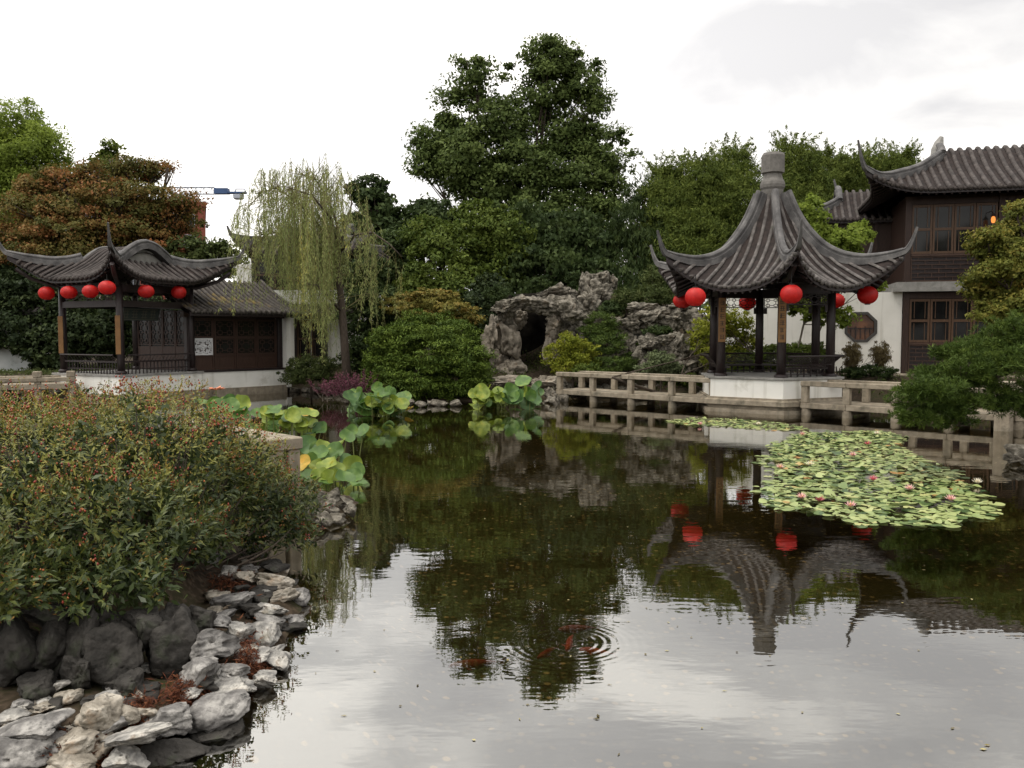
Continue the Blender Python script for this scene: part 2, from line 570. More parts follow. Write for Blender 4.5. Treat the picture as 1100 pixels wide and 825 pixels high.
def build_ground():
    def axis(lo, hi, step, far):
        a = list(np.arange(lo, hi + 1e-6, step))
        x, s = hi, step
        while x < far:
            s *= 1.35
            x += s
            a.append(x)
        x, s = lo, step
        while x > -far:
            s *= 1.35
            x -= s
            a.insert(0, x)
        return np.array(a)
    xs = axis(-18, 18, .22, 2600)
    ys = axis(-1, 42, .22, 2600)
    xs = np.unique(np.concatenate([xs[(xs < -4) | (xs > -1.2)], np.arange(-4, -1.2, .07)]))
    ys = np.unique(np.concatenate([ys[(ys < 3.8) | (ys > 11.5)], np.arange(3.8, 11.5, .07)]))
    X, Y = np.meshgrid(xs, ys)
    P = np.c_[X.ravel(), Y.ravel()]
    Z = ground_h(P)
    nx, ny = len(xs), len(ys)
    i = (np.arange(ny - 1)[:, None] * nx + np.arange(nx - 1)[None, :]).ravel()
    Fq = np.c_[i, i + 1, i + nx + 1, i + nx]
    m, t, out = new_mat('ground_soil')
    tc = nn(t, 'ShaderNodeTexCoord')
    sep = nn(t, 'ShaderNodeSeparateXYZ')
    t.links.new(tc.outputs['Object'], sep.inputs[0])
    n = nn(t, 'ShaderNodeTexNoise')
    n.inputs['Scale'].default_value = 1.3
    n.inputs['Detail'].default_value = 9
    t.links.new(tc.outputs['Object'], n.inputs['Vector'])
    n4 = nn(t, 'ShaderNodeTexNoise')
    n4.inputs['Scale'].default_value = 17
    n4.inputs['Detail'].default_value = 8
    t.links.new(tc.outputs['Object'], n4.inputs['Vector'])
    soil = ramp_node(t, n.outputs['Fac'], [(.35, (.020, .015, .010)), (.5, (.040, .030, .019)), (.65, (.035, .040, .016))])
    soil = mix_col(t, ramp_node(t, n4.outputs['Fac'], [(.45, (0, 0, 0)), (.65, (1, 1, 1))]), soil, (.075, .055, .038))
    v = nn(t, 'ShaderNodeTexVoronoi')
    v.inputs['Scale'].default_value = 14
    t.links.new(tc.outputs['Object'], v.inputs['Vector'])
    vs = nn(t, 'ShaderNodeSeparateColor')
    t.links.new(v.outputs['Color'], vs.inputs[0])
    peb = ramp_node(t, vs.outputs[0], [(.0, (.03, .027, .016)), (.5, (.075, .065, .038)), (.85, (.13, .105, .058)), (.95, (.34, .27, .16)), (1, (.46, .38, .24))])
    rnd = ramp_node(t, v.outputs['Distance'], [(.30, (1, 1, 1)), (.46, (0, 0, 0))])
    peb = mix_col(t, rnd, (.042, .038, .022), peb)
    n2 = nn(t, 'ShaderNodeTexNoise')
    n2.inputs['Scale'].default_value = .9
    n2.inputs['Detail'].default_value = 5
    t.links.new(tc.outputs['Object'], n2.inputs['Vector'])
    f2 = ramp_node(t, n2.outputs['Fac'], [(.46, (0, 0, 0)), (.70, (1, 1, 1))])
    peb = mix_col(t, f2, peb, (.035, .036, .018))
    under = map_range(t, sep.outputs[2], -0.06, 0.0, 1, 0)
    col = mix_col(t, under, soil, peb)
    p = nn(t, 'ShaderNodeBsdfPrincipled')
    p.inputs['Roughness'].default_value = .9
    p.inputs['Specular IOR Level'].default_value = .1
    t.links.new(col, p.inputs['Base Color'])
    b = nn(t, 'ShaderNodeBump')
    b.inputs['Strength'].default_value = .6
    b.inputs['Distance'].default_value = .04
    t.links.new(n.outputs['Fac'], b.inputs['Height'])
    t.links.new(b.outputs[0], p.inputs['Normal'])
    t.links.new(p.outputs[0], out.inputs[0])
    o = quad_mesh('ground', np.c_[P, Z], Fq, m, smooth=True)
    tag(o, kind='structure')


RINGS = [(GX(612, 690), .062, .40, 1.0), (GX(735, 655), .11, .30, .35), (GX(560, 655), .09, .22, .3)]


def build_water():
    m, t, out = new_mat('pond_water')
    tc = nn(t, 'ShaderNodeTexCoord')
    pos = tc.outputs['Object']
    # broad swell and small wind texture
    mp = nn(t, 'ShaderNodeMapping')
    mp.inputs['Scale'].default_value = (1.0, 2.4, 1)
    t.links.new(pos, mp.inputs[0])
    na = nn(t, 'ShaderNodeTexNoise')
    na.inputs['Scale'].default_value = 1.6
    na.inputs['Detail'].default_value = 3
    t.links.new(mp.outputs[0], na.inputs['Vector'])
    nb = nn(t, 'ShaderNodeTexNoise')
    nb.inputs['Scale'].default_value = 6.5
    nb.inputs['Detail'].default_value = 2
    t.links.new(mp.outputs[0], nb.inputs['Vector'])
    h = math_node(t, 'ADD', math_node(t, 'MULTIPLY', na.outputs['Fac'], 0.0015), math_node(t, 'MULTIPLY', nb.outputs['Fac'], 0.00015))
    for c, lam, sig, amp in RINGS:
        d = nn(t, 'ShaderNodeVectorMath', operation='DISTANCE')
        t.links.new(pos, d.inputs[0])
        d.inputs[1].default_value = c
        r = math_node(t, 'ADD', d.outputs['Value'], math_node(t, 'MULTIPLY', na.outputs['Fac'], .05))
        s = math_node(t, 'SINE', math_node(t, 'MULTIPLY', r, 2 * math.pi / lam))
        q = math_node(t, 'DIVIDE', r, sig)
        e = math_node(t, 'EXPONENT', math_node(t, 'MULTIPLY', math_node(t, 'MULTIPLY', q, q), -1.0))
        h = math_node(t, 'ADD', h, math_node(t, 'MULTIPLY', math_node(t, 'MULTIPLY', s, e), 0.00026 * amp))
    b = nn(t, 'ShaderNodeBump')
    b.inputs['Strength'].default_value = 1.0
    b.inputs['Distance'].default_value = 1.0
    t.links.new(h, b.inputs['Height'])
    fr = nn(t, 'ShaderNodeFresnel')
    fr.inputs['IOR'].default_value = 1.33
    t.links.new(b.outputs[0], fr.inputs['Normal'])
    fac = math_node(t, 'ADD', math_node(t, 'MULTIPLY', fr.outputs[0], .65), .32, True)
    gl = nn(t, 'ShaderNodeBsdfGlossy')
    gl.inputs['Roughness'].default_value = 0.012
    gl.inputs['Color'].default_value = (.97, .97, .95, 1)
    t.links.new(b.outputs[0], gl.inputs['Normal'])
    tp = nn(t, 'ShaderNodeBsdfTransparent')
    tp.inputs['Color'].default_value = (.68, .60, .40, 1)
    mx = nn(t, 'ShaderNodeMixShader')
    t.links.new(fac, mx.inputs[0])
    t.links.new(tp.outputs[0], mx.inputs[1])
    t.links.new(gl.outputs[0], mx.inputs[2])
    t.links.new(mx.outputs[0], out.inputs[0])
    mb = MB()
    mb.add([(-20, 1.2, 0), (18, 1.2, 0), (18, 33.5, 0), (-20, 33.5, 0)], [(0, 1, 2, 3)])
    tag(mb.build('water', m), kind='structure')


build_ground()
build_water()


# ------------------------------------------------------------ roofs
class RoofFace:
    def __init__(s, c, ang, a, hw0, k, Ttop, sg, M, Lf, Lc, Fl, pw=2.2):
        s.c, s.a, s.hw0, s.k, s.T, s.sg, s.M, s.Lf, s.Lc, s.F, s.pw = np.array(c, float), a, hw0, k, Ttop, sg, M, Lf, Lc, Fl, pw
        s.n = np.array([math.cos(ang), math.sin(ang)])
        s.e = np.array([-s.n[1], s.n[0]])
        s.S = hw0 + k * Fl

    def z(s, S, t):
        c = np.clip(1 - ((s.hw0 - s.k * t) - np.abs(S)) / s.Lc, 0, 1)
        return s.M(t) + s.Lf(t) * c ** s.pw

    def pt(s, S, t, dz=0.0):
        S, t = np.asarray(S, float), np.asarray(t, float)
        xy = s.c[None, :] + S[..., None] * s.e + (s.a - t)[..., None] * s.n
        return np.concatenate([xy, (s.z(S, t) + dz)[..., None]], -1)

    def t0(s, S):
        return -s.F * np.clip(1 - (s.S - np.abs(S)) / s.Lc, 0, 1) ** 2.5

    def t1(s, S, wide=False):
        t = (s.hw0 - np.abs(S)) / s.k
        t = np.minimum(s.T, t)
        if wide:
            t = np.where(np.abs(S) <= s.sg + 1e-6, s.T, t)
        return np.maximum(t, s.t0(S) + .001)

    def sheet(s, mb, dz=0.0, K=14, ns=25, flip=False):
        parts = [(-s.S, s.S, False)] if s.sg <= 0 else [(-s.S, -s.sg, False), (-s.sg, s.sg, True), (s.sg, s.S, False)]
        for lo, hi, w in parts:
            Ss = np.linspace(lo, hi, ns)
            a, b = s.t0(Ss), s.t1(Ss, w)
            u = np.linspace(0, 1, K)[:, None]
            T = a[None] + (b - a)[None] * u
            P = s.pt(np.repeat(Ss[None], K, 0), T, dz).reshape(-1, 3)
            fs = []
            for i in range(K - 1):
                for j in range(ns - 1):
                    q = (i * ns + j, i * ns + j + 1, (i + 1) * ns + j + 1, (i + 1) * ns + j)
                    fs.append(q[::-1] if flip else q)
            mb.add(P, fs)

    def fascia(s, mb, d0=-.13, d1=.03, ns=41, inset=0.0):
        Ss = np.linspace(-s.S, s.S, ns)
        a = s.t0(Ss) + inset
        A, B = s.pt(Ss, a, d0), s.pt(Ss, a, d1)
        V = np.concatenate([A, B])
        mb.add(V, [(j, j + 1, ns + j + 1, ns + j) for j in range(ns - 1)])

    def tiles(s, mb, sp=.27, r=.07, K=12, drop=True):
        n = int(s.S / sp)
        for i in range(-n, n + 1):
            S = i * sp
            wide = s.sg > 0 and abs(S) <= s.sg
            a = float(s.t0(np.array([S]))[0]) - .05
            b = float(s.t1(np.array([S]), wide)[0])
            if b - a < .12:
                continue
            k = max(4, int(K * (b - a) / max(s.T, .5)) + 3)
            T = np.linspace(a, b, k)
            C = s.pt(np.full(k, S), np.maximum(T, a), .02)
            e3 = np.array([s.e[0], s.e[1], 0])
            arc = [math.pi * q / 6 for q in range(7)]
            # tile-by-tile steps: each round tile slightly tapers
            rings = []
            for j in range(k):
                rings.append([tuple(C[j] + e3 * (r * math.cos(q)) + np.array([0, 0, r * math.sin(q) * 1.15])) for q in arc])
            mb.rings(rings, caps=False, closed=False)
            # round end tile
            c0 = C[0] + np.array([0, 0, -.005])
            n3 = np.array([s.n[0], s.n[1], -.15]) * .012
            disc = [tuple(c0 + n3 + e3 * (r * 1.12 * math.cos(q)) + np.array([0, 0, r * 1.12 * math.sin(q)])) for q in [2 * math.pi * w / 10 for w in range(10)]]
            back = [tuple(np.array(p) - n3 * 4) for p in disc]
            mb.rings([back, disc])
            if drop:   # triangular drip tile between the round ones
                Sm = S + sp / 2
                if abs(Sm) < s.S - .05:
                    am = float(s.t0(np.array([Sm]))[0]) - .03
                    cm = s.pt(np.array([Sm]), np.array([am]), .03)[0]
                    w = sp * .36
                    pts = [cm - e3 * w, cm + e3 * w, cm + e3 * w * .6 + np.array([0, 0, -.07]), cm + np.array([0, 0, -.115]), cm - e3 * w * .6 + np.array([0, 0, -.07])]
                    mb.rings([[tuple(p - n3 * 1.5) for p in pts], [tuple(p + n3) for p in pts]])

    def hip(s, t_hi, n=22, sign=1, dz=.03):
        T = np.linspace(t_hi, -s.F, n)
        return s.pt(sign * (s.hw0 - s.k * T), T, dz)


def hip_ridge(mb, pts, w=.20, h=.30, horn=(.55, .75), tipw=.045):
    """hip band followed down and out into an upturned horn: (outward, up)"""
    pts = [Vector(p) for p in pts]
    d = pts[-1] - pts[-3]
    dxy = Vector((d.x, d.y, 0)).normalized()
    sl = d.z / max(1e-4, Vector((d.x, d.y)).length)
    out, up = horn
    n = 9
    base = pts[-1]
    m0 = len(pts)
    tp = lambda i: 1 - .45 * max(0, (i / (m0 - 1) - .55) / .45) ** 1.3
    ws, hs = [w * (.4 + .6 * tp(i)) for i in range(m0)], [h * tp(i) for i in range(m0)]
    w, h = ws[-1], hs[-1]
    for i in range(1, n + 1):
        u = i / n
        # starts along the ridge slope and bends upward
        z = sl * out * u * .9 + (up - sl * out * .9) * u ** 1.9
        pts.append(base + dxy * (out * u) + Vector((0, 0, z)))
        ws.append(w + (tipw - w) * u)
        hs.append(h + (.05 - h) * u ** .9)
    mb.sweep(pts, ws, hs)
    return pts[-1]


def rafters(mb, face, t_in, sp=.22, r=.035, dz=-.10):
    n = int(face.S / sp)
    for i in range(-n, n + 1):
        S = i * sp
        a = float(face.t0(np.array([S]))[0]) + .04
        b = min(t_in, float(face.t1(np.array([S]))[0]))
        if b - a < .1:
            continue
        P = face.pt(np.full(4, S), np.linspace(a, b, 4), dz)
        mb.tube(P, r, 5)


# ------------------------------------------------------------ lanterns
def lantern_mesh():
    mb = MB()
    prof = []
    for i in range(13):
        th = math.pi * (i / 12)
        prof.append((max(.02, .285 * math.sin(th) ** .92), -.25 * math.cos(th)))
    n = 32
    rings = []
    for r, z in prof:
        rings.append([(r * (1 + (.024 if k % 2 == 0 else -.024)) * math.cos(2 * math.pi * k / n), r * (1 + (.024 if k % 2 == 0 else -.024)) * math.sin(2 * math.pi * k / n), z) for k in range(n)])
    mb.rings(rings)
    return mb.mesh('lantern_body', True)


LB = lantern_mesh()
mb = MB()
mb.lathe([(.075, .235), (.082, .24), (.082, .275), (.06, .28)], 14)
LC = mb.mesh('lantern_cap')
mb = MB()
mb.lathe([(.06, -.28), (.08, -.275), (.08, -.245), (.07, -.235)], 14)
LK = mb.mesh('lantern_base')


def lantern(px, py, d, label, top_z, group, sc=1.0):
    p = PX(px, py, d)
    t = thing('paper_lantern', label, 'lantern', (p.x, p.y, p.z), 0, group)
    sc *= .95
    b = bpy.data.objects.new('lantern_body', LB)
    c = bpy.data.objects.new('lantern_cap', LC)
    k = bpy.data.objects.new('lantern_base', LK)
    for o, m in ((b, M_RED), (c, M_DARKWOOD), (k, M_DARKWOOD)):
        if not o.data.materials:
            o.data.materials.append(m)
        COL.objects.link(o)
        o.parent = t
    b.rotation_euler = (0, 0, random.random())
    b.scale = (1 + random.uniform(-.03, .03), 1, 1 + random.uniform(-.05, .05))
    t.scale = (sc, sc, sc)
    mb = MB()
    mb.tube([(0, 0, .27), (0, 0, max(.3, (top_z - p.z) / sc))], .012, 5)
    mb.build('cord', M_BLACK, t)
    return t


def strokes(mb, w, h, n, seed, y=-.004):
    """a column of n brush-like signs filling w x h, centred on x, from the top down"""
    rg = random.Random(seed)
    for i in range(n):
        cz = h - (i + .5) * h / n
        s = min(w * .36, h / n * .38)
        for k in range(3):
            z = cz + s * (.75 - k * .7)
            l = s * rg.uniform(.6, 1)
            mb.box(-l, l, y - .004, y, z - s * .09, z + s * .09)
        for k in range(2):
            x = rg.uniform(-.6, .6) * s
            mb.box(x - s * .09, x + s * .09, y - .005, y - .0045, cz - s * rg.uniform(.5, .95), cz + s * rg.uniform(.5, .95))


def fretwork(mb, x0, x1, z0, z1, nx, nz, y=0.0, b=.014, style=0):
    """lattice of thin bars with inset squares, in the xz plane"""
    th = .02
    mb.box(x0, x1, y, y + th, z0, z0 + b * 1.6)
    mb.box(x0, x1, y, y + th, z1 - b * 1.6, z1)
    mb.box(x0, x0 + b * 1.6, y + .001, y + th - .001, z0, z1)
    mb.box(x1 - b * 1.6, x1, y + .001, y + th - .001, z0, z1)
    dx, dz = (x1 - x0) / nx, (z1 - z0) / nz
    for i in range(nx):
        for j in range(nz):
            a, c = x0 + i * dx, z0 + j * dz
            ix, iz = dx * .25, dz * .25
            y0, y1 = y + .002, y + th - .002
            if style == 0:
                mb.box(a + ix, a + dx - ix, y0, y1, c + iz, c + iz + b)
                mb.box(a + ix, a + dx - ix, y0, y1, c + dz - iz - b, c + dz - iz)
                mb.box(a + ix, a + ix + b, y0 + .001, y1 - .001, c + iz, c + dz - iz)
                mb.box(a + dx - ix - b, a + dx - ix, y0 + .001, y1 - .001, c + iz, c + dz - iz)
                mb.box(a + dx / 2 - b / 2, a + dx / 2 + b / 2, y0, y1, c, c + iz)
                mb.box(a + dx / 2 - b / 2, a + dx / 2 + b / 2, y0, y1, c + dz - iz, c + dz)
                mb.box(a, a + ix, y0 + .001, y1 - .001, c + dz / 2 - b / 2, c + dz / 2 + b / 2)
                mb.box(a + dx - ix, a + dx, y0 + .001, y1 - .001, c + dz / 2 - b / 2, c + dz / 2 + b / 2)
            else:   # staggered brick lattice
                mb.box(a, a + dx, y0, y1, c - b / 2, c + b / 2)
                xx = a + (dx / 2 if j % 2 else 0)
                mb.box(xx, xx + b, y0 + .001, y1 - .001, c, c + dz)


def local_T(o):
    return o


# ------------------------------------------------------------ hexagonal pavilion
def hex_pavilion():
    cx, cy = PX(828, 300, 25).x, 25.0
    A0 = R(-96.5)                    # front corner direction
    t = thing('water_pavilion', 'open hexagonal pavilion with sweeping grey tile roof and stone finial standing over the pond', 'pavilion', (cx, cy, 0))
    corner = [A0 + R(60) * i for i in range(6)]
    xy = lambda r, a: (r * math.cos(a), r * math.sin(a))
    ra = 2.08
    # stone plinth, white base
    mb = MB()
    mb.lathe([(ra + .16, -.6), (ra + .16, .10), (ra + .06, .12), (ra + .06, .20), (ra + .20, .22), (ra + .20, .34), (ra + .10, .38), (ra + .10, .42), (ra - .3, .425)], 6, phase=A0)
    mb.build('stone_plinth', M_STONE, t)
    mb = MB()
    mb.lathe([(ra, .4), (ra, .93), (ra - .3, .94)], 6, phase=A0)
    mb.build('base_wall', M_PLASTER, t)
    mb = MB()
    mb.lathe([(ra + .05, .925), (ra + .06, .94), (ra + .06, .985), (ra - .2, .99)], 6, phase=A0)
    mb.build('coping', M_STONEGREY, t)
    mb = MB()
    mb.lathe([(ra - .22, .80), (ra - .22, .95), (.02, .951)], 6, phase=A0)
    mb.build('floor', M_STONEGREY, t)
    # columns
    rc = 1.74
    for i, a in enumerate(corner):
        x, y = xy(rc, a)
        mb = MB()
        mb.lathe([(.15, .95), (.19, .99), (.19, 1.04), (.14, 1.08)], 14, (x, y, 0))
        mb.lathe([(.125, 1.06), (.122, 2.4), (.115, 3.55)], 14, (x, y, 0))
        mb.build('column', M_DARKWOOD, t, True)
    # low benches with slanted slat backs between columns (open towards the rear-right walkway)
    for i in range(6):
        if i == 2:
            continue
        a0, a1 = corner[i], corner[(i + 1) % 6]
        mid = (a0 + a1) / 2
        M_ = Matrix.Translation((math.cos(mid) * rc * math.cos(R(30)), math.sin(mid) * rc * math.cos(R(30)), 0)) @ Matrix.Rotation(mid + math.pi / 2, 4, 'Z')
        L = rc / 2 - .13
        mb = MB()
        mb.T = M_
        mb.box(-L, L, -.06, .28, 1.20, 1.25)                 # seat, inside is +y
        for k in range(-3, 4):
            mb.box(k * L / 3.2 - .015, k * L / 3.2 + .015, .05, .09, .95, 1.20)
        mb.box(-L, L, .06, .08, 1.04, 1.07)
        top, bot = (-.36, 1.56), (-.08, 1.22)
        for k in range(-14, 15):
            x = k * L / 14.5
            mb.tube([(x, bot[0], bot[1]), (x, -.18, 1.40), (x, top[0], top[1])], .011, 4)
        mb.tube([(-L - .18, top[0], top[1] + .01), (L + .18, top[0], top[1] + .01)], .03, 6)
        mb.tube([(-L - .05, -.14, 1.33), (L + .05, -.14, 1.33)], .016, 5)
        mb.build('bench_rail', M_DARKWOOD, t)
        # hanging fretwork under the beam
        mb = MB()
        mb.T = M_
        fretwork(mb, -L, L, 2.98, 3.30, 6, 2, -.01, .016)
        for sgn in (-1, 1):
            mb.box(min(sgn * L, sgn * (L - .1)), max(sgn * L, sgn * (L - .1)), -.012, .013, 2.80, 2.978)
        mb.build('hanging_fret', M_DARKWOOD, t)
    # ring beams
    mb = MB()
    for i in range(6):
        a0, a1 = corner[i], corner[(i + 1) % 6]
        mid = (a0 + a1) / 2
        mb.T = Matrix.Translation((math.cos(mid) * rc * math.cos(R(30)), math.sin(mid) * rc * math.cos(R(30)), 0)) @ Matrix.Rotation(mid + math.pi / 2, 4, 'Z')
        L = rc / 2
        mb.box(-L, L, -.07, .07, 3.30, 3.56)
        mb.box(-L - .25, L + .25, -.085, .055, 3.58, 3.70)
    mb.T = None
    for a in corner:
        P = [(*xy(rc * .2, a), 3.75), (*xy(rc * 1.15, a), 3.62), (*xy(2.6, a), 3.66), (*xy(3.3, a), 3.95)]
        mb.tube(P, .075, 6)
    mb.build('ring_beam', M_DARKWOOD, t)
    # roof
    a = 2.72
    Mz = curve([-.8, 0, .5, 1.1, 1.75, 2.25, 2.45, 2.75], [3.31, 3.45, 3.66, 4.02, 4.70, 5.58, 6.12, 6.95])
    Lf = curve([-.55, -.3, 0, .5, 1.1, 1.75, 2.25, 2.75], [1.02, .88, .72, .44, .22, .08, .04, 0.0])
    top = a - .24
    faces = [RoofFace((0, 0), corner[i] + R(30), a, a * math.tan(R(30)), math.tan(R(30)), top, 0, Mz, Lf, 1.5, .42) for i in range(6)]
    pan, til, und, rid = MB(), MB(), MB(), MB()
    for f in faces:
        f.sheet(pan, 0, 18, 31)
        f.tiles(til, .265, .052, 20)
        f.sheet(und, -.15, 10, 21, True)
        f.fascia(und, -.15, .0)
        rafters(und, f, 1.35, .20, .035, -.19)
    rids = []
    for f in faces:
        rid = MB()
        rids.append(rid)
        hip_ridge(rid, f.hip(top - .02, 26), .19, .27, (.30, .66))
    rf = pan.build('roof', M_PAN, t, True)
    til.build('tile_rows', M_TILE, rf, True)
    und.build('eaves', M_DARKWOOD, rf)
    for rid in rids:
        rid.build('hip_ridge', M_RIDGE, rf)
    mb = MB()
    z0 = 6.05
    mb.lathe([(.29, 6.1), (.31, 6.34), (.345, 6.40), (.355, 6.48), (.34, 6.56), (.285, 6.66), (.262, 6.76), (.262, 6.80)], 16)
    mb.lathe([(.262, 6.795), (.335, 6.83), (.335, 7.32), (.30, 7.39), (.27, 7.40)], 8, phase=R(22.5) + A0)
    mb.build('finial', surf('finial_stone', [(.3, (.10, .094, .085)), (.7, (.19, .178, .162))], 5, .8, .3, 30, dirt=((.06, .058, .05), 3, .58)), t)
    # inscription boards on the two front columns
    for i, seed in ((0, 3), (5, 8)):
        x, y = xy(rc, corner[i])
        face = math.atan2(-cy - y, -cx - x + 1.0) + (0.0 if i == 0 else .12)
        Mx = Matrix.Translation((x, y, 1.95)) @ Matrix.Rotation(face + math.pi / 2, 4, 'Z')
        mb = MB()
        mb.T = Mx @ Matrix.Translation((0, -.135, 0))
        mb.bbox(-.10, .10, -.02, .015, 0, 1.25, .008)
        pl = mb.build('plaque', M_SIGN, t)
        mb = MB()
        mb.T = Mx @ Matrix.Translation((0, -.157, .05))
        strokes(mb, .20, 1.15, 6, seed, 0)
        mb.build('brush_writing', M_BLACK, pl)
    return t, cx, cy


PAV, PCX, PCY = hex_pavilion()
GL = 'red lanterns round the hexagonal pavilion'
lantern(850, 316, 21.9, 'red lantern hanging from the front eave corner of the hexagonal pavilion', 3.75, GL)
lantern(932, 317, 23.7, 'red lantern hanging farthest right under the hexagonal pavilion roof', 3.75, GL)
lantern(747, 319, 22.6, 'nearer of two overlapping red lanterns at the left eave of the hexagonal pavilion', 3.75, GL)
lantern(733, 323, 25.6, 'red lantern partly behind another, leftmost under the hexagonal pavilion roof', 3.85, GL)
lantern(803, 325, 28.2, 'red lantern glimpsed between the columns through the back of the hexagonal pavilion', 3.8, GL)
lantern(898, 323, 27.4, 'red lantern half hidden behind the right column of the hexagonal pavilion', 3.8, GL)


# ------------------------------------------------------------ hip-and-gable roof
def xieshan(t, c, ang, A, B, sg, Mz, Lf, Lc, Fl, tile=.27, r=.07, horn=(.45, .7), ridge=None, gable_mat=None, moss=None, band=(.2, .26), raft=1.2, verges=(1, -1)):
    """ridge runs along ang; t is the parent, c its local centre"""
    pan, til, und, rids = MB(), MB(), MB(), []
    faces = []
    for q in range(4):
        an = ang + q * math.pi / 2
        if q % 2 == 0:   # gable ends
            faces.append(RoofFace(c, an, A, B, 1, A - sg, 0, Mz, Lf, Lc, Fl))
        else:
            faces.append(RoofFace(c, an, B, A, 1, B, sg, Mz, Lf, Lc, Fl))
    for q, f in enumerate(faces):
        f.sheet(pan, 0, 16, 23)
        f.tiles(til, tile, r, 16)
        f.sheet(und, -.14, 8, 15, True)
        f.fascia(und, -.14, 0)
        rafters(und, f, raft, .24, .035, -.18)
        if q % 2 == 0:
            for sgn in (1, -1):
                rid = MB()
                hip_ridge(rid, f.hip(A - sg + .05, 20, sgn), band[0], band[1], horn)
                rids.append(('hip_ridge', rid))
    u = np.array([math.cos(ang), math.sin(ang)])
    v = np.array([-u[1], u[0]])
    C = np.array(c)
    gb = MB()
    ng = B - (A - sg)                     # half width of the gable foot
    ys = np.linspace(-ng, ng, 25)
    for sgn in (1, -1):
        P = [(*(C + u * sgn * sg + v * y), float(Mz(B - abs(y))) + .03) for y in ys]
        if True:
            rid = MB()
            rid.sweep(P, band[0] * (1.25 if sgn in verges else .9), band[1] * (1 if sgn in verges else .45))
            rids.append(('verge_ridge', rid))
        zb = float(Mz(A - sg)) - .1
        gx = sg - .12
        top = [(*(C + u * sgn * gx + v * y), float(Mz(B - abs(y))) - .05) for y in ys]
        bot = [(p[0], p[1], zb) for p in top]
        top2 = [(p[0] - u[0] * sgn * .06, p[1] - u[1] * sgn * .06, p[2]) for p in top]
        n = len(top)
        gb.add(bot + top, [(i, i + 1, n + i + 1, n + i) for i in range(n - 1)])
    rf = pan.build('roof', M_PAN, t, True)
    til.build('tile_rows', moss or M_TILE, rf, True)
    und.build('eaves', M_DARKWOOD, rf)
    for nm, rid in rids:
        rid.build(nm, M_RIDGE, rf)
    gb.build('gable', gable_mat or M_STONEGREY, rf)
    return faces


